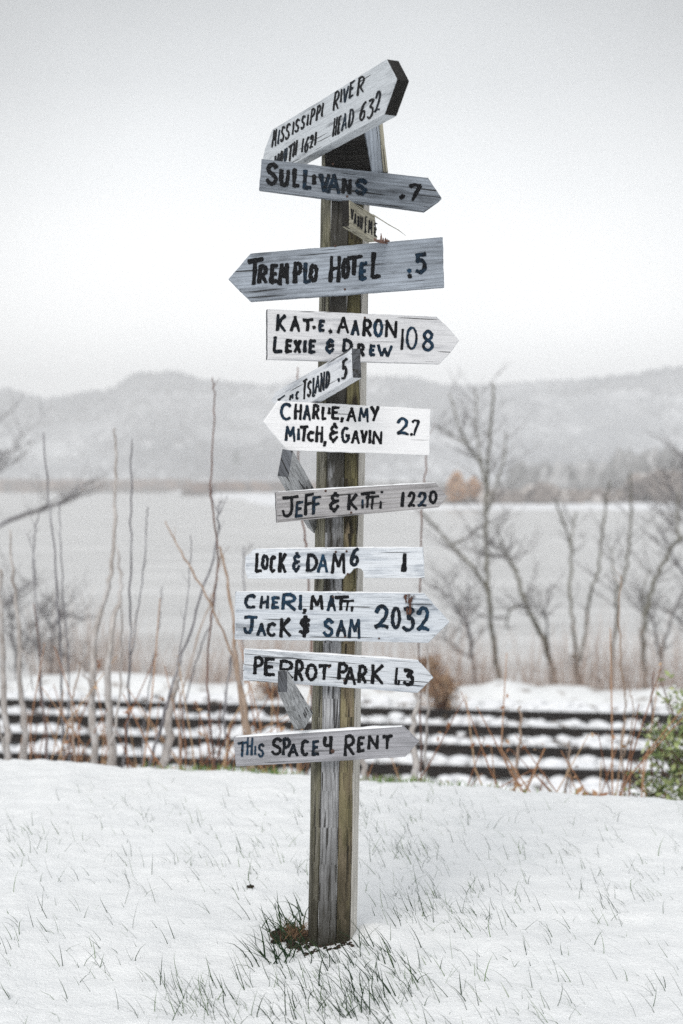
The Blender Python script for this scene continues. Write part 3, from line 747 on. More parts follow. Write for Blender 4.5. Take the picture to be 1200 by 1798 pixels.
# scraped soil and straw at the foot of the post
k = N('soil'); s1 = k.noise(k.coord(), 60, 4, .65); k.bump(s1, .8, .006)
M_soil = k.fin(k.ramp(s1, [(.35, (.012, .010, .008)), (.7, (.06, .042, .028))]), .9, .15)
mb = MB()
for _ in range(170):
    a = random.gauss(0, 1); qx = random.uniform(480, 548); qy = 1655 + (qx - 545) * .12 + random.gauss(0, 7) * (qx - 455) / 60
    Z = HC * F / (qy - HZ); x = (qx - 600) / F * Z; y = Z - DC
    s_ = random.uniform(.003, .010); blob(mb, (x, y, ground(x, y) - s_ * .1), s_ * 1.3, s_ * 1.4, 0)
for _ in range(45):   # trampled soil tight around the post foot
    t = random.random(); qx = 535 + 85 * t; Z = 4.0 + random.uniform(-.02, .03); x = (qx - 600) / F * Z
    s_ = random.uniform(.004, .009); blob(mb, (x, Z - DC, ground(x, Z - DC) - s_ * .4), s_, s_, 0)
tag(mb.build('soil', M_soil), 'scrap of dark bare soil at the left foot of the post', 'soil', kind='stuff')
M_straw = tone_mat('straw', [(0, (.06, .035, .022)), (1, (.26, .16, .095))])
mb = MB()
for _ in range(130):
    qx = random.gauss(518, 16); qy = 1648 + random.gauss(0, 9); Z = HC * F / (qy - HZ)
    blade(mb, (qx - 600) / F * Z, Z - DC, random.uniform(.02, .06), .0016, random.uniform(.7, 1.0), random.uniform(0, 6.28), random.random(), .012)
tag(mb.build('straw', M_straw), 'reddish dry straw lying on the bare soil by the post', 'straw', kind='stuff')
bp = W(440, 1559, HC * F / (1559 - HZ)); mb = MB()
for _ in range(14): blob(mb, (random.gauss(0, .006), random.gauss(0, .004), random.uniform(-.004, .004)), .006, .008, 0)
o = mb.build('soil_clod', M_soil); o.location = (bp.x, bp.y, ground(bp.x, bp.y) + .002); tag(o, 'small dark clod lying alone on the snow left of the post', 'clod')

# ------------------------------------------------------------------ the signpost
post_root = empty('signpost', (-.03, 0, 0))
tag(post_root, 'tall weathered timber post nailed with hand painted arrow boards in the snow', 'signpost')
PI_ = Vector(post_root.location)
def to_local(vs): return [tuple(Vector(v_) - PI_) for v_ in vs]

def uv_mesh(name, vs, fs, L, mat, parent, Wd=None, local=True, smooth=False):
    """UVs in metres with U along the long axis L"""
    me = bpy.data.meshes.new(name); me.from_pydata([tuple(v_) for v_ in (to_local(vs) if local else vs)], [], fs)
    uvl = me.uv_layers.new(name='UVMap'); me.update(); L = L.normalized()
    for p in me.polygons:
        n = p.normal
        if abs(n.dot(L)) > .85:
            a = n.orthogonal().normalized(); b = n.cross(a)
            for li in p.loop_indices:
                c = me.vertices[me.loops[li].vertex_index].co; uvl.data[li].uv = (c.dot(a) * 4, c.dot(b))
        else:
            b = n.cross(L).normalized()
            for li in p.loop_indices:
                c = me.vertices[me.loops[li].vertex_index].co; uvl.data[li].uv = (c.dot(L), c.dot(b) + n.x * .7)
    if smooth: me.shade_smooth()
    return link(name, me, mat, parent)

M_post_grey = wood('post_grey', (.48, .485, .50), (.33, .335, .35), (.07, .068, .066), .95, .95, (.030, .027, .020), None, 1, base_dark=True, shade_wet=1.8)
M_post_brown = wood('post_brown', (.38, .315, .22), (.235, .19, .125), (.045, .035, .022), 1.1, 1.1, (.012, .010, .007), (.22, .20, .10), 2, base_dark=True, shade_wet=1.9)
M_post_left = wood('post_left', (.42, .40, .34), (.24, .225, .175), (.045, .042, .03), 1.2, .6, (.03, .027, .02), (.15, .145, .085), 3, base_dark=True)
M_post_right = wood('post_right', (.66, .64, .60), (.50, .48, .44), (.24, .22, .19), .4, .1, (.1, .09, .07), None, 4, base_dark=False)
TOPZ = 2.34; LEAN = .041
def timber(poly, mat, ztop, seed, zbot=-.06):
    """poly: plan of the timber as (photo column at the foot, depth)"""
    pts = [((px - 600) / F * Z, Z - DC) for px, Z in poly]; n = len(pts); m = 46; vs = []
    for j in range(m + 1):
        z = zbot + (ztop - zbot) * j / m
        for i, (x, y) in enumerate(pts):
            ox = .0016 * mnoise.noise(Vector((z * 7, i * 3.1, seed))) + .0008 * mnoise.noise(Vector((z * 31, i * 3.1, seed)))
            oy = .0012 * mnoise.noise(Vector((z * 9, i * 3.1, seed + 7)))
            vs.append(Vector((x + LEAN * z / TOPZ + ox, y + oy, z)))
    fs = []
    for j in range(m):
        for i in range(n): fs.append((j * n + i, j * n + (i + 1) % n, (j + 1) * n + (i + 1) % n, (j + 1) * n + i))
    fs.append(tuple(range(n - 1, -1, -1))); fs.append(tuple(m * n + i for i in range(n)))
    o = uv_mesh('post_timber', vs, fs, Vector((LEAN / TOPZ, 0, 1)), mat, post_root)
    return o
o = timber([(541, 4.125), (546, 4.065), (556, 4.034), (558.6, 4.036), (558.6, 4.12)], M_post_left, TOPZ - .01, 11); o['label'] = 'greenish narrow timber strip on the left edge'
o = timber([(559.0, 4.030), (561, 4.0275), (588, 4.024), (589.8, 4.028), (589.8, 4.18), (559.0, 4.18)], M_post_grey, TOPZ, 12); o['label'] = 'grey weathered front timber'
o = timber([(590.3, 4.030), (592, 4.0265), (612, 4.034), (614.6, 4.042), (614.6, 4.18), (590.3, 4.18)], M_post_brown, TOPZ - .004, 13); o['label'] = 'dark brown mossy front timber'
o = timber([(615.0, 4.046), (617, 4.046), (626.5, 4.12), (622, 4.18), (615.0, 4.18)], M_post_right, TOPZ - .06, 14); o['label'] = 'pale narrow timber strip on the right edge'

# --- paint
def paint_mat():
    k = N('brush_paint'); a = k.n('Attribute'); a.attribute_name = 'tone'
    oc = k.coord(); s1 = k.noise(k.map(oc, (60, 60, 60)), 1, 3, .6)
    c = k.mix(k.math('MULTIPLY', a.outputs['Fac'], k.ramp(s1, [(.35, 0), (.6, 1)])), (.006, .0065, .008), (.014, .045, .085))
    k.fin(c, .6, .12)
    # dry-brush gaps along the grain, the board shows through
    uv = k.coord('Object'); d = k.noise(k.map(oc, (45, 45, 330)), 1, 4, .7)
    al = k.ramp(d, [(.27, 0), (.33, 1)])
    k.l(al, k.b.inputs['Alpha'])
    return k.m
M_paint = paint_mat()
def arc(cx, cy, rx, ry, a0, a1, n=9):
    return [(cx + rx * math.cos(math.radians(a0 + (a1 - a0) * i / n)), cy + ry * math.sin(math.radians(a0 + (a1 - a0) * i / n))) for i in range(n + 1)]
FONT = {
 'A': [[(0, 0), (.5, 1)], [(.45, 1), (1, 0)], [(.2, .36), (.82, .36)]],
 'C': [arc(.55, .5, .5, .5, 50, 310)],
 'D': [[(.08, 0), (.14, 1)], [(.1, .98)] + arc(.3, .5, .68, .48, 75, -75) + [(.1, .02)]],
 'E': [[(.1, 0), (.1, 1)], [(.1, .97), (1, 1)], [(.1, .52), (.8, .55)], [(.1, .04), (1, .06)]],
 'F': [[(.1, 0), (.12, 1)], [(.1, .96), (1, 1)], [(.1, .55), (.85, .6)]],
 'G': [arc(.5, .5, .46, .5, 60, 330, 11), [(.92, .25), (.92, .5)], [(.55, .45), (1, .48)]],
 'H': [[(.05, 0), (.12, 1)], [(.88, 0), (.95, 1)], [(.1, .5), (.9, .55)]],
 'I': [[(.5, 0), (.5, 1)]],
 'J': [[(0, .97), (1, 1)], [(.6, 1), (.6, .4), (.5, .1), (.3, 0), (.08, .1), (.02, .3)]],
 'K': [[(.08, 0), (.12, 1)], [(.95, 1), (.15, .45)], [(.2, .5), (1, 0)]],
 'L': [[(.15, 1), (.08, .04)], [(.08, .04), (1, .06)]],
 'M': [[(.03, 0), (.15, 1)], [(.15, 1), (.5, .35)], [(.5, .35), (.85, 1)], [(.85, 1), (.98, 0)]],
 'N': [[(.06, 0), (.08, 1)], [(.08, 1), (.92, .02)], [(.92, 0), (.96, 1)]],
 'O': [arc(.5, .5, .46, .49, 95, 455, 14)],
 'P': [[(.1, 0), (.15, 1)], [(.1, .95)] + arc(.4, .73, .55, .27, 80, -80) + [(.12, .45)]],
 'R': [[(.08, 0), (.14, 1)], [(.1, .95)] + arc(.4, .74, .55, .26, 80, -80) + [(.12, .46)], [(.35, .48), (1, 0)]],
 'S': [[(.95, .86), (.7, .99), (.35, .98), (.12, .8), (.2, .62), (.55, .5), (.85, .36), (.88, .16), (.6, .02), (.25, .03), (.03, .2)]],
 'T': [[(0, .94), (1, 1)], [(.5, .97), (.46, 0)]],
 'U': [[(.05, 1), (.06, .4), (.2, .08), (.5, .02), (.75, .1), (.88, .4), (.92, 1)]],
 'V': [[(0, 1), (.45, 0)], [(.45, 0), (1, 1)]],
 'W': [[(0, 1), (.25, 0)], [(.25, 0), (.5, .7)], [(.5, .7), (.7, 0)], [(.7, 0), (1, 1)]],
 'X': [[(0, 1), (1, 0)], [(1, 1), (0, 0)]],
 'Y': [[(0, 1), (.5, .5)], [(1, 1), (.35, 0)]],
 '&': [[(.9, .84), (.62, .93), (.3, .86), (.22, .7), (.55, .56)], [(.6, .55), (.2, .46), (.06, .28), (.3, .1), (.65, .1), (.95, .3)], [(.58, 1.08), (.55, .9)], [(.5, .12), (.46, -.06)], [(.35, .52), (.95, .58)]],
 '$': [[(.95, .8), (.6, .9), (.2, .78), (.3, .58), (.7, .45), (.85, .3), (.55, .14), (.05, .25)], [(.55, 1.05), (.48, -.05)], [(.3, .55), (.95, .6)]],
 '0': [arc(.5, .5, .44, .49, 95, 455, 14)],
 '1': [[(.45, 0), (.55, 1)]],
 '2': [[(.05, .72), (.25, .95), (.6, .98), (.85, .8), (.8, .55), (.5, .3), (.05, .03)], [(.03, .04), (.5, .1), (1, .02)]],
 '3': [[(.1, .95), (.5, .98), (.9, .9)], [(.9, .9), (.6, .72), (.4, .58)], [(.4, .58), (.8, .5), (.92, .25), (.65, .03), (.3, .02), (.05, .15)]],
 '4': [[(.1, 1), (.08, .55), (.5, .5), (.85, .55)], [(.8, 1), (.85, 0)]],
 '5': [[(.95, .98), (.2, .94)], [(.22, .94), (.15, .55)], [(.15, .55), (.6, .6), (.92, .4), (.85, .12), (.5, 0), (.08, .05)]],
 '6': [[(.9, 1), (.5, .85), (.18, .5), (.1, .2), (.35, .0), (.75, .05), (.9, .3), (.7, .5), (.3, .42), (.12, .25)]],
 '7': [[(.05, .85), (.3, .97), (.95, .98)], [(.95, .98), (.6, .5), (.3, 0)]],
 '8': [[(.85, .85), (.5, 1), (.15, .82), (.3, .6), (.75, .42), (.92, .2), (.55, 0), (.12, .15), (.25, .42), (.7, .62), (.88, .82)]],
 '.': [[(.25, .5), (.75, .5)], [(.35, .75), (.5, .2)]],
 ',': [[(.6, 1), (.5, .4), (.1, 0)]],
 '-': [[(0, .3), (1, .7)]],
}
class Plane:
    """a board's front face: through a point, yaw>0 turns its right end towards the camera"""
    def __init__(s, px, py, Z, yaw=0.0, tilt=0.0):
        s.o = W(px, py, Z); a = math.radians(yaw)
        s.n = Vector((-math.sin(a), -math.cos(a), math.tan(math.radians(tilt)))).normalized()
    def hit(s, px, py, lift=0.0):
        c = Vector((0, -DC, HC)); d = W(px, py, 1.0) - c
        t = (s.o - c).dot(s.n) / d.dot(s.n); return c + d * t + s.n * lift
LAY = [0]
def lettering(plane, rows, ox, oy, sc, parent, sw, slope=0.0, slant=.03, rough=.27):
    """rows: (char, x0, y0, x1, y1 [, tone]) measured on the board"""
    for it in rows:
        mb = MB()
        ch, x0, y0, x1, y1 = it[:5]; tone = it[5] if len(it) > 5 else random.choice((0, 0, 0, 0, .1, .4))
        w_ = (1.0 if ch in 'MNHAW' else 1.14) * sw * (it[6] if len(it) > 6 else 1.0)
        for st_ in FONT[ch]:
            P = [Vector((a, b, 0)) for a, b in st_]
            if len(P) > 2: P = smooth_path(P, 4)
            else: P = [P[0].lerp(P[1], t / 6) for t in range(7)]
            jx, jy = random.uniform(-.03, .03), random.uniform(-.03, .03)
            Q = []
            ww = max(1.0, (x1 - x0) - w_ * .8); hh = (y1 - y0) - w_ * .8
            for p in P:
                u, v_ = p.x + jx, p.y + jy
                X = x0 + w_ * .4 + u * ww + slant * (v_ - .5) * hh; Y = y1 - w_ * .4 - v_ * hh + slope * (u - .5) * ww
                Q.append((X, Y))
            m = len(Q); lay = .0006 + (LAY[0] % 40) * .00003; LAY[0] += 1; vs = []
            ph = random.uniform(0, 50)
            for i, (X, Y) in enumerate(Q):
                a = Q[max(0, i - 1)]; b = Q[min(m - 1, i + 1)]; dx, dy = b[0] - a[0], b[1] - a[1]; l = math.hypot(dx, dy) or 1
                nx, ny = -dy / l, dx / l; t = i / (m - 1)
                r = w_ / 2 * (1.06 - .22 * t) * (1 + rough * mnoise.noise(Vector((i * .55, ph, 0))) * 2)
                r2 = w_ / 2 * (1.06 - .22 * t) * (1 + rough * mnoise.noise(Vector((i * .55, ph + 9, 0))) * 2)
                ex = (-dx / l, -dy / l) if i == 0 else ((dx / l, dy / l) if i == m - 1 else (0, 0))
                k_ = w_ * .28
                for sg, rr in ((1, r), (0, 0), (-1, r2)):
                    kk = k_ * (1.0 if sg == 0 else random.uniform(.1, .8)); X2 = X + nx * rr * sg + ex[0] * kk; Y2 = Y + ny * rr * sg + ex[1] * kk
                    vs.append(plane.hit(ox + X2 / sc, oy + Y2 / sc, lay + t * .0001))
            fs = []
            for i in range(m - 1):
                for c_ in (0, 1): fs.append((i * 3 + c_, i * 3 + c_ + 1, (i + 1) * 3 + c_ + 1, (i + 1) * 3 + c_))
            mb.add(vs, fs, tone)
        mb.v = to_local(mb.v)
        mb.build('letter', M_paint, parent)

M_endgrain = wood('end_grain', (.16, .17, .19), (.09, .095, .105), (.02, .02, .02), .9, .2, seed=9)
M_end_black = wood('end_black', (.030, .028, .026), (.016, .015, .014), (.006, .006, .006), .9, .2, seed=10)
def board(outline, plane, thick, mat, label=None, end_mat=None, end_edges=(), snow=None, snow_t=.004, name='direction_board', rough=.0007):
    """outline in photo pixels, clockwise from top-left; subdivided, its edges worn, extruded back"""
    pts = []; tag_e = []
    n0 = len(outline)
    for i, (x, y) in enumerate(outline):
        x2, y2 = outline[(i + 1) % n0]; k_ = max(1, int(math.hypot(x2 - x, y2 - y) / 7))
        for j in range(k_):
            t = j / k_; pts.append((x + (x2 - x) * t, y + (y2 - y) * t)); tag_e.append(i)
    P = [plane.hit(*p) for p in pts]; n = len(P)
    cen = sum(P, Vector()) / n; seed = random.uniform(0, 90)
    # in-plane wear
    T = []
    for i, p in enumerate(P):
        d = (p - cen).normalized(); T.append(p + d * rough * 2.2 * mnoise.noise(Vector((i * .7, seed, 0))) - d * .0006)
    P = T; back = -plane.n * thick; bev = .0018
    inner = [p + (cen - p).normalized() * bev * 1.1 for p in P]
    rings = [inner, [p - plane.n * bev for p in P], [p + back + plane.n * bev for p in P], [p + back + (cen - p).normalized() * bev for p in P]]
    vs = [v_ for r in rings for v_ in r]; fs = [tuple(range(n - 1, -1, -1))]; mi = [0]
    for k_ in range(3):
        for i in range(n):
            fs.append((k_ * n + i, k_ * n + (i + 1) % n, (k_ + 1) * n + (i + 1) % n, (k_ + 1) * n + i)); mi.append(1 if (end_mat and tag_e[i] in end_edges and k_ >= 1) else 0)
    fs.append(tuple(3 * n + i for i in range(n))); mi.append(0)
    # long axis = longest outline edge
    k_ = max(range(n0), key=lambda i: (plane.hit(*outline[(i + 1) % n0]) - plane.hit(*outline[i])).length)
    L = plane.hit(*outline[(k_ + 1) % n0]) - plane.hit(*outline[k_])
    o = uv_mesh(name, vs, fs, L, [mat] + ([end_mat] if end_mat else []), post_root)
    me = o.data
    nrm_ok = me.polygons[0].normal.dot(plane.n) > 0
    if not nrm_ok: me.flip_normals()
    if end_mat:
        for p, m_ in zip(me.polygons, mi): p.material_index = m_
    if label: o['label'] = label
    if snow:
        # thin ridge of snow lying on the top edge between two pixels
        (xa, ya), (xb, yb) = snow; A = plane.hit(xa, ya); B = plane.hit(xb, yb); m = 40; V = []
        for i in range(m + 1):
            t = i / m; c = A.lerp(B, t) + back * .5; h = snow_t * (.75 + .5 * mnoise.noise(Vector((i * .35, seed, 2)))) * min(1, 6 * t + .1, 6 * (1 - t) + .1)
            wd = thick * .5 - .001
            for (fr, hh) in ((1, -.0004), (.86, .6), (.3, 1), (-.3, 1), (-.86, .6), (-1, -.0004)):
                V.append(c + plane.n * wd * fr + Vector((0, 0, (h * hh if hh > 0 else hh) + .0002)))
        fs = []
        for i in range(m):
            for j in range(5): fs.append((i * 6 + j, i * 6 + j + 1, (i + 1) * 6 + j + 1, (i + 1) * 6 + j))
        mb = MB(); mb.add(to_local(V), fs); mb.build('snow_cap', M_cap, o, True)
    return o
def nail(parent, plane, px, py, r=.0035, mat=None):
    c = plane.hit(px, py, .0005); mb = MB(); n = 10; vs = [c + plane.n * .0022]
    u = Vector((1, 0, 0)); w = plane.n.cross(u).normalized(); u = w.cross(plane.n)
    for i in range(n): vs.append(c + (u * math.cos(6.283 * i / n) + w * math.sin(6.283 * i / n)) * r)
    mb.add(to_local(vs), [(0, 1 + i, 1 + (i + 1) % n) for i in range(n)])
    mb.build('nail', M_nail, parent)
k = N('nail_rust'); M_nail = k.fin((.06, .03, .02), .7, .4)

blueg = lambda a: (a * .90, a * 1.0, a * 1.14)
W_sull = wood('board_dark_blue', blueg(.34), blueg(.23), blueg(.08), .7, .28, blueg(.06), None, 21, fine=1.2)
W_trem = wood('board_blue_grey', blueg(.46), blueg(.31), blueg(.13), .55, .08, blueg(.08), None, 22)
W_katie = wood('board_white', (.62, .62, .64), (.50, .505, .53), (.20, .205, .22), .35, .10, (.30, .31, .34), None, 23, fine=.9, paint=(.66, .66, .675), pamt=.45)
W_char = wood('board_bright_white', (.80, .80, .81), (.74, .74, .76), (.45, .45, .47), .15, 0, None, None, 24, fine=.6, paint=(.80, .80, .81), pamt=.75)
W_jeff = wood('board_grey', (.47, .46, .46), (.35, .34, .35), (.14, .135, .13), .65, .1, (.10, .10, .105), None, 25)
W_lock = wood('board_blue_white', blueg(.52), blueg(.38), blueg(.14), .45, .22, blueg(.20), None, 26, paint=(.68, .71, .75), pamt=.35, fine=1)
W_cher = wood('board_pale_blue', blueg(.52), blueg(.42), blueg(.16), .6, .06, blueg(.14), None, 27, paint=(.60, .635, .68), pamt=.42, fine=1.3)
W_perr = wood('board_pale_blue_cracked', blueg(.54), blueg(.43), blueg(.15), .9, .06, blueg(.14), None, 28, paint=(.62, .65, .69), pamt=.42, fine=1.2)
W_rent = wood('board_lilac_grey', (.43, .43, .46), (.34, .34, .365), (.15, .15, .16), .5, .06, (.2, .2, .21), None, 29)
W_miss = wood('board_top', (.52, .55, .58), (.42, .445, .47), (.14, .15, .165), .25, .08, (.16, .17, .19), None, 30, paint=(.54, .57, .60), pamt=.4)
W_isl = wood('board_island', (.60, .63, .67), (.48, .51, .56), (.20, .21, .24), .35, .05, (.2, .22, .26), None, 31, paint=(.66, .68, .71), pamt=.5)
W_van = wood('board_van', (.48, .46, .38), (.34, .32, .25), (.09, .085, .065), .6, .2, (.08, .075, .06), None, 32)
W_stub = wood('board_stub', (.50, .51, .52), (.36, .37, .38), (.10, .10, .10), .7, .15, (.07, .07, .07), None, 33)

# Mississippi board, right end near
pl = Plane(565, 200, 3.95, 65)
b = board([(478, 228), (679, 104), (697, 139), (675, 201), (520, 286), (459, 291), (465, 262)], pl, .036, W_miss,
          'topmost board, turned edge on with black painted right end', M_end_black, (1, 2), rough=.0006)
s = -.60
lettering(pl, [(c, x, y0, x1, y1) for c, x, y0, x1, y1 in [
    ('M', 122, 545, 158, 678), ('I', 162, 545, 182, 660), ('S', 186, 520, 218, 640), ('S', 222, 497, 260, 622), ('I', 272, 485, 290, 590), ('S', 292, 468, 330, 570),
    ('S', 338, 443, 372, 550), ('I', 382, 430, 400, 520), ('P', 408, 385, 448, 505), ('P', 452, 362, 490, 478), ('I', 492, 345, 510, 455),
    ('R', 582, 255, 630, 400), ('I', 634, 240, 652, 345), ('V', 655, 225, 698, 345), ('E', 702, 180, 742, 310), ('R', 760, 143, 820, 285),
    ('M', 132, 735, 178, 868), ('O', 180, 705, 206, 822), ('U', 212, 685, 238, 790), ('T', 240, 655, 285, 790), ('H', 280, 630, 312, 750),
    ('1', 345, 612, 358, 722), ('6', 364, 600, 402, 716), ('2', 404, 582, 436, 690), ('1', 438, 560, 460, 668),
    ('H', 580, 455, 612, 600), ('E', 616, 440, 642, 582), ('A', 646, 425, 690, 555), ('D', 696, 385, 740, 530), ('6', 780, 342, 832, 480), ('3', 838, 312, 892, 465), ('2', 895, 255, 942, 420)]],
    450, 100, 4.2857, b, 13, s * 1.0, .10)
board([(571, 258), (600, 243), (641, 224), (649, 262), (652, 300), (571, 300)], Plane(600, 270, 4.0, 0), .02, M_end_black, 'black block added for the dark shade at the top of the post', name='shade_block')  # added black piece standing in for shade on the post top
# upright piece under its right end
bp_ = Plane(660, 260, 3.99, -8)
b = board([(641, 232), (666, 212), (673, 303), (654, 304)], bp_, .03, W_trem, 'short upright strut under the topmost board', rough=.0006, name='strut')
bp2 = Plane(672, 260, 3.992, 62)
b = board([(665.5, 205), (671, 203), (682, 303), (674, 303)], Plane(670, 260, 3.985, -8), .03, W_van, 'brown splintered lath beside the strut', rough=.001, name='strut')

pl = Plane(600, 320, 3.985, 3, 0)
b = board([(459.5, 279), (752, 312), (766, 332), (775.5, 347), (770, 353), (745, 371), (600, 352), (454.5, 333)], pl, .024, W_sull, 'dark blue grey arrow board pointing right, reading SULLIVANS .7')
lettering(pl, [('S', 75, 56, 155, 198, 0), ('U', 160, 92, 230, 205), ('L', 238, 85, 292, 215), ('L', 303, 98, 366, 228), ('I', 366, 122, 386, 195), ('V', 405, 122, 478, 242), ('A', 458, 124, 540, 252),
              ('N', 545, 150, 612, 252), ('S', 628, 155, 712, 258), ('.', 905, 245, 940, 290, 0, 1.4), ('7', 958, 184, 1046, 300)], 445, 270, 3.529, b, 24, .10)
for q in ((585, 288), (610, 345)): nail(b, pl, *q)

# broken board
pl = Plane(614, 380, 3.80, -60)
b = board([(614, 351), (640, 366), (659, 379), (661, 392), (658, 398), (663, 400), (661, 412), (664, 418), (659, 425), (642, 415), (614, 397)], pl, .024, W_van,
          'broken off stub of board pointing away, its writing half gone', M_end_black, (10,), rough=.001)
lettering(pl, [('V', 222, 235, 268, 400, 0), ('A', 268, 300, 312, 465, 0), ('N', 320, 335, 352, 500, 0), ('H', 358, 350, 402, 540, 0), ('E', 432, 345, 468, 600, 0), ('M', 484, 400, 548, 610, 0), ('E', 575, 440, 622, 655, 0)],
          590, 340, 8.571, b, 18, .5)
mb = MB(); P = [pl.hit(x, y) for x, y in ((655, 377), (668, 385), (682, 394), (700, 404), (713, 414))]
mb.tube(to_local(P), [.0022, .0016, .0015, .0012, .0005], 5); mb.build('splinter', W_van, b)
mb = MB()
for x, y, h in ((669.5, 425, 16), (673, 425, 8), (677, 425, 8), (680, 425, 6), (683, 425, 4), (666, 425, 5)):
    mb.tube(to_local([pl.hit(x, y), pl.hit(x + .3, y - h * .6), pl.hit(x, y - h)]), [.0035, .0025, .0006], 5)
mb.tube(to_local([pl.hit(657, 421), pl.hit(672, 426), pl.hit(684, 428)]), [.005, .003, .0015], 5)
mb.build('broken_edge', B_RUST, b)

pl = Plane(600, 480, 3.985, 0)
b = board([(440, 445), (778, 416), (779.5, 460), (781, 504), (600, 518), (440, 529), (420, 510), (401, 490), (420, 468)], pl, .024, W_trem, 'wide blue grey arrow board pointing left, reading TREMPLO HOTEL .5')
lettering(pl, [('T', 128, 130, 222, 272, 0), ('R', 186, 165, 243, 268, 0), ('E', 250, 160, 300, 268), ('M', 298, 155, 356, 274), ('P', 370, 148, 426, 268, 0), ('L', 428, 146, 474, 268), ('O', 458, 158, 510, 258, 0), ('H', 562, 115, 628, 262),
              ('O', 628, 128, 676, 240), ('T', 652, 112, 742, 228), ('E', 722, 148, 768, 250, .8), ('L', 782, 96, 842, 245, 0), ('.', 975, 205, 1005, 245, 0), ('.', 975, 180, 1002, 215, .9), ('5', 1012, 96, 1082, 216, .4)], 390, 410, 3, b, 21, -.06)
for q in ((589, 432), (606, 508)): nail(b, pl, *q)

pl = Plane(600, 590, 3.985, -14)
b = board([(470, 542.5), (767, 556), (788, 575), (807, 598), (791, 620), (773, 639), (600, 635), (470, 631)], pl, .024, W_katie, 'white arrow board pointing right, reading KATIE, AARON, LEXIE & DREW 108', M_endgrain, (7,))
lettering(pl, [('K', 98, 52, 162, 158), ('A', 183, 62, 243, 160), ('T', 252, 80, 322, 158), ('.', 312, 118, 336, 148, 0), ('E', 345, 88, 388, 160), ('.', 405, 140, 434, 172, 0, 1.2), ('A', 457, 68, 528, 170), ('A', 538, 86, 592, 182), ('R', 602, 82, 662, 188),
              ('O', 668, 82, 728, 192, .9), ('N', 734, 88, 812, 194), ('1', 822, 140, 855, 270, 0, .8), ('0', 858, 130, 932, 268, .7, .75), ('8', 948, 146, 1028, 272, .8, .95),
              ('L', 78, 182, 142, 284), ('E', 150, 200, 198, 284), ('X', 202, 202, 248, 284), ('I', 258, 204, 280, 284), ('E', 288, 202, 336, 288), ('&', 384, 200, 445, 288, .4), ('D', 484, 198, 550, 282), ('R', 570, 226, 620, 304),
              ('E', 642, 234, 684, 304, .8), ('W', 692, 232, 782, 306, .5)], 455, 535, 3.333, b, 18, .05)
nail(b, pl, 641, 558)

# island board, right end near
pl = Plane(617, 640, 3.80, 58)
b = board([(476, 704), (484, 688), (550, 650), (617, 611.5), (618, 640), (619, 663), (585, 684), (540, 711), (487, 715)], pl, .030, W_isl, 'narrow pale board turned towards the camera, reading ISLAND .5', M_endgrain, (3, 4))
lettering(pl, [('-', 112, 590, 200, 655, .3), ('M', 242, 582, 292, 645, .3), ('C', 312, 550, 352, 645, .2), ('T', 388, 420, 442, 640, 0), ('S', 440, 435, 492, 618, 0), ('L', 498, 395, 542, 620, .3), ('A', 528, 378, 588, 575, .3), ('N', 586, 338, 638, 555, .2),
              ('D', 644, 318, 697, 512, .2), ('.', 778, 385, 812, 460, .2, 1.1), ('5', 820, 190, 894, 420, 0, 1.3)], 470, 600, 6.316, b, 20, -.5, .05)

pl = Plane(600, 750, 3.985, -12)
b = board([(489, 704), (600, 709), (757, 718), (756, 760), (755, 799.5), (505, 791), (484, 767), (463, 741), (476, 722)], pl, .024, W_char, 'brightest white arrow board pointing left, reading CHARLIE, AMY, MITCH & GAVIN 27')
lettering(pl, [('C', 153, 28, 238, 144, .7), ('H', 248, 28, 304, 140), ('A', 306, 40, 364, 144), ('R', 368, 34, 418, 140), ('L', 428, 50, 468, 144), ('I', 472, 54, 490, 108), ('E', 492, 50, 552, 140), (',', 553, 118, 580, 160, 0), ('A', 596, 56, 664, 156), ('M', 672, 56, 744, 156),
              ('Y', 750, 46, 808, 154), ('2', 922, 126, 1008, 242, .8), ('.', 1010, 222, 1036, 248, 0), ('7', 1020, 138, 1078, 246, .2, .85),
              ('M', 188, 178, 262, 284, .5), ('I', 270, 192, 288, 276, .4), ('T', 284, 176, 348, 284), ('C', 333, 214, 388, 284), ('H', 390, 176, 444, 290), (',', 438, 276, 466, 320, 0), ('&', 478, 164, 544, 290, 0), ('G', 558, 184, 622, 292, .2), ('A', 626, 204, 684, 298),
              ('V', 686, 204, 734, 294), ('I', 736, 204, 762, 302), ('N', 764, 212, 832, 304)], 450, 700, 3.75, b, 18, .06)

# angled stubs (end grain towards the camera)
def stub(near, Zn, far, Zf, mat, label):
    Nn = [W(x, y, Zn) for x, y in near]; FF = [W(x, y, Zf) for x, y in far]
    off = sum(FF, Vector()) / 4 - sum(Nn, Vector()) / 4; vs = []; m = 8
    for j in range(m + 1):
        for i, p in enumerate(Nn): vs.append(p.lerp(FF[i], j / m) + Vector((random.uniform(-1, 1), random.uniform(-1, 1), random.uniform(-1, 1))) * (.0006 if 0 < j < m else 0))
    fs = [(3, 2, 1, 0)] if False else [(0, 3, 2, 1)]
    for j in range(m):
        for i in range(4): fs.append((j * 4 + i, j * 4 + (i + 1) % 4, (j + 1) * 4 + (i + 1) % 4, (j + 1) * 4 + i))
    fs.append(tuple(m * 4 + i for i in range(4)))
    o = uv_mesh('direction_board', vs, fs, off, [mat, M_endgrain], post_root); o.data.polygons[0].material_index = 1
    bv = o.modifiers.new('bevel', 'BEVEL'); bv.width = .0015; bv.segments = 2; bv.limit_method = 'ANGLE'
    import bmesh
    bm = bmesh.new(); bm.from_mesh(o.data); bmesh.ops.recalc_face_normals(bm, faces=bm.faces); bm.to_mesh(o.data); bm.free()
    o['label'] = label
    return o
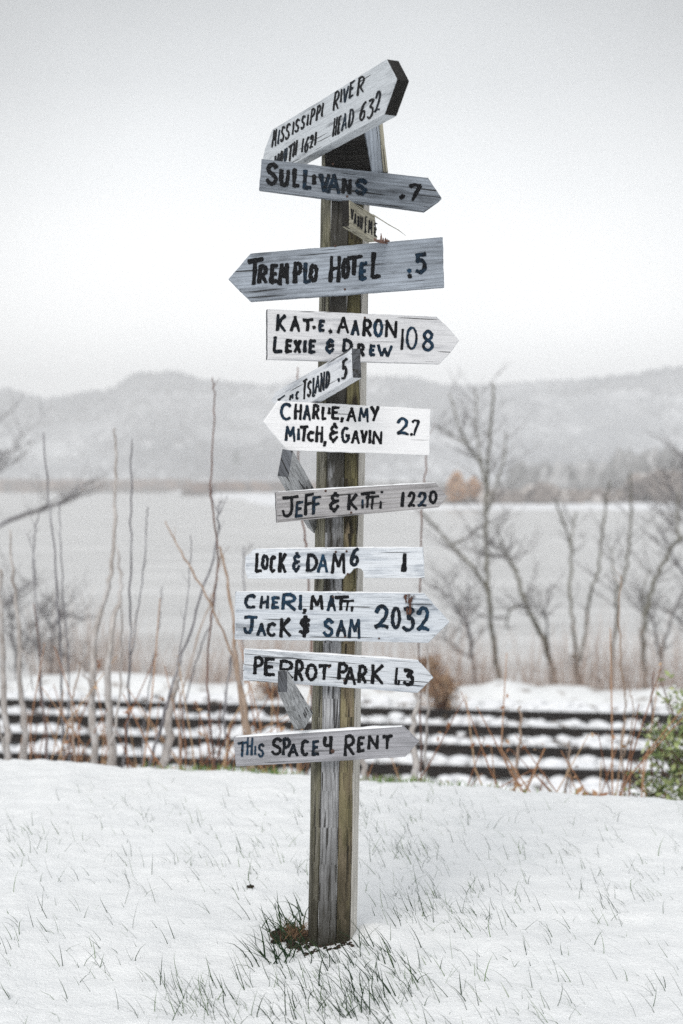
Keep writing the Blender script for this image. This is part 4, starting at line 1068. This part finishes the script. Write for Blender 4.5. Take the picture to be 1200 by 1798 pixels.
stub([(496, 788), (515, 791), (507, 838), (487, 836)], 3.93, [(553, 888), (567, 884), (553, 938), (540, 926)], 4.10, W_stub, 'dark stub of a board seen end on, jutting out left below the white board')
o = stub([(488, 1178), (505, 1178), (505, 1216), (487.5, 1215)], 3.85, [(531, 1246), (551, 1252), (535, 1280), (517, 1280)], 3.975, W_stub, 'grey stub of a board seen end on in front of the park board')
mb = MB(); A_ = W(496.5, 1178, 3.86); o_ = W(541, 1249, 3.975) - W(496.5, 1178, 3.85)
sv = [W(488.5, 1177.6, 3.85), W(504.5, 1177.6, 3.85)]
V = []
for j in range(5):
    t = j * .045
    for q, hh in ((0, 0), (.3, .004), (.7, .004), (1, 0)): V.append(sv[0].lerp(sv[1], q) + o_ * t + Vector((0, 0, (hh if 0 < j < 4 else 0) + .0006)))
mb.add(to_local(V), [(j * 4 + i, j * 4 + i + 1, (j + 1) * 4 + i + 1, (j + 1) * 4 + i) for j in range(4) for i in range(3)]); mb.build('snow_cap', M_cap, o, True)

pl = Plane(600, 880, 3.985, -9)
b = board([(484, 864.5), (600, 857), (766, 847.5), (776, 860), (786, 871), (779, 881), (771, 891), (600, 907), (486, 918)], pl, .022, W_jeff, 'cracked grey arrow board pointing right, reading JEFF & KITTI 1220', M_endgrain, (8,), ((486, 864), (765, 847.5)), .0035)
lettering(pl, [('J', 74, 116, 188, 258, 0), ('E', 162, 148, 218, 262), ('F', 218, 100, 288, 244), ('F', 272, 112, 334, 240), ('&', 386, 92, 460, 222, 0, 1.1), ('K', 504, 98, 578, 212, 0), ('I', 596, 136, 616, 202, .8, .8), ('T', 590, 86, 692, 198, 0, .9), ('T', 622, 112, 718, 208, 0, .8), ('I', 714, 144, 736, 202, 0, .8), ('.', 722, 78, 748, 102, 0, .8),
              ('1', 856, 82, 888, 190, 0, 1.25), ('2', 902, 86, 958, 192), ('2', 968, 86, 1034, 190), ('0', 1042, 80, 1104, 170)], 475, 840, 3.75, b, 18, -.06)
nail(b, pl, 572, 862); nail(b, pl, 617, 900)

pl = Plane(600, 990, 3.985, 0)
b = board([(446, 964), (600, 962), (744, 961), (745.5, 988), (746, 1015), (642, 1015), (640, 1004), (636, 999), (629, 997), (622, 999), (617, 1006), (608, 1010), (604, 1017), (500, 1016.5), (434, 1016), (430, 1000), (431, 978)], pl, .022, W_lock, 'blue white board pointing left with a bite broken from its bottom edge, reading LOCK & DAM 6 1', snow=((449, 964), (742, 961)), snow_t=.003)
lettering(pl, [('L', 98, 70, 148, 200, 0), ('O', 136, 82, 186, 180), ('C', 188, 94, 232, 200), ('K', 242, 70, 298, 202), ('&', 328, 74, 384, 196), ('D', 412, 76, 492, 194), ('A', 486, 78, 554, 198, 1.0), ('M', 572, 70, 662, 204, 0), ('6', 684, 42, 748, 158, .2), ('1', 1004, 70, 1044, 194, 0, 1.25)], 420, 950, 3.529, b, 19)
for q in ((590, 969), (609, 968), (611, 1008)): nail(b, pl, *q)

pl = Plane(600, 1083, 3.985, 0)
b = board([(413, 1039), (600, 1040), (746, 1042), (768, 1067), (790, 1092), (771, 1111), (753, 1129), (600, 1126), (412, 1123)], pl, .024, W_cher, 'large pale blue arrow board pointing right, reading CHERI, MATT, JACK & SAM 2032', snow=((416, 1039), (744, 1042)), snow_t=.003)
lettering(pl, [('C', 72, 42, 144, 122, .3), ('H', 158, 46, 210, 122, .3), ('E', 218, 50, 268, 124, 1), ('R', 272, 36, 358, 130, .9), ('I', 366, 42, 390, 132, .7), (',', 388, 116, 412, 152, 0), ('M', 428, 44, 506, 130, 0), ('A', 520, 44, 572, 136), ('T', 558, 48, 642, 132), ('T', 598, 72, 668, 134, 0, .7), (',', 648, 102, 666, 138, 0, .8),
              ('J', 70, 158, 148, 256, .7), ('A', 140, 192, 194, 268), ('C', 192, 192, 252, 270), ('K', 262, 164, 328, 276), ('$', 366, 156, 434, 274, 0, 1.1), ('S', 498, 172, 562, 270, .9), ('A', 570, 176, 630, 272, .4), ('M', 636, 172, 704, 282, .6),
              ('2', 774, 94, 860, 232, .5, 1.15), ('0', 866, 108, 924, 232, .2), ('3', 926, 108, 1002, 240, .3), ('2', 1004, 106, 1080, 244, .8, 1.15)], 405, 1030, 3.077, b, 17, .02)
# rust run and scrape near the tip
k = N('rust_stain'); sN = k.noise(k.map(k.coord(), (160, 160, 60)), 1, 4, .7); k.fin(k.ramp(sN, [(.4, (.03, .018, .013)), (.65, (.11, .055, .04))]), .9, .1)
k.l(k.ramp(sN, [(.44, 0), (.54, 1)]), k.b.inputs['Alpha']); M_stain = k.m
mb = MB(); 
def smear(pl, pts, lift=.0022):
    n = len(pts); c = (sum(p[0] for p in pts) / n, sum(p[1] for p in pts) / n)
    mb.add(to_local([pl.hit(c[0], c[1], lift)] + [pl.hit(p[0], p[1], lift) for p in pts]), [(0, i + 1, (i + 1) % n + 1) for i in range(n)])
smear(pl, [(709, 1044), (728, 1043), (730, 1047), (725, 1052), (725, 1066), (722, 1078), (714, 1080), (713, 1062), (711, 1052), (708, 1049)])
mb.build('rust_stain', M_stain, b); nail(b, pl, 666, 1121, .003)
for q in ((585, 1048), (606, 1118)): nail(b, pl, *q)

pl = Plane(600, 1180, 3.985, -4)
b = board([(428, 1140), (600, 1151), (736, 1160), (750, 1175), (762, 1190), (748, 1203), (734, 1217), (600, 1207), (427, 1195)], pl, .024, W_perr, 'pale cracked arrow board pointing right, reading PERROT PARK 1.3', snow=((430, 1140), (735, 1160)), snow_t=.004)
lettering(pl, [('P', 82, 76, 150, 190, 0), ('E', 148, 86, 220, 200), ('R', 232, 98, 330, 212, 0), ('R', 332, 98, 392, 230), ('O', 398, 118, 474, 226, 0), ('T', 474, 120, 558, 222, 0), ('P', 588, 110, 658, 222, 0), ('A', 632, 136, 704, 250, 0), ('R', 712, 126, 772, 242), ('K', 788, 120, 874, 246, 0),
              ('1', 926, 144, 968, 254, 0, .8), (',', 952, 218, 972, 252, 0, .6), ('3', 982, 148, 1058, 258, 0, 1.1)], 420, 1130, 3.4286, b, 19, .06)
for q in ((578, 1171), (605, 1195)): nail(b, pl, *q)

pl = Plane(600, 1310, 3.985, 6)
b = board([(410, 1295), (600, 1283), (708, 1276), (722, 1290), (735, 1303), (724, 1316), (712, 1329), (600, 1336), (414, 1346)], pl, .026, W_rent, 'lilac grey lowest arrow board pointing right, reading THIS SPACE 4 RENT', snow=((413, 1295), (706, 1276)), snow_t=.006)
lettering(pl, [('T', 56, 128, 122, 220, .9, .75), ('H', 112, 100, 156, 212, .8, .75), ('I', 160, 148, 174, 208, .8, .65), ('S', 182, 140, 224, 224, .6, .7), ('S', 262, 104, 332, 212), ('P', 326, 100, 384, 212), ('A', 362, 138, 428, 220), ('C', 438, 114, 494, 214), ('E', 504, 116, 554, 214), ('4', 572, 92, 640, 208, 0),
              ('R', 696, 86, 768, 214), ('E', 778, 94, 828, 196), ('N', 840, 86, 914, 176), ('T', 928, 84, 998, 176)], 400, 1265, 3.4286, b, 18, -.05)
nail(b, pl, 584, 1319, .0065)

# ------------------------------------------------------------------ air
mb = MB(); mb.box((0, 1400, 112), 5200, 3300, 250)
hz = mb.build('haze', None); tag(hz, 'thin winter haze over the river and hills', 'haze', kind='stuff')
k = N('haze_air'); k.t.nodes.remove(k.b); pv = k.n('VolumePrincipled'); pv.inputs['Color'].default_value = (.985, .985, .985, 1)
pv.inputs['Density'].default_value = .00078; pv.inputs['Anisotropy'].default_value = 0.0
k.l(pv.outputs[0], k.out.inputs['Volume']); hz.data.materials.append(k.m)
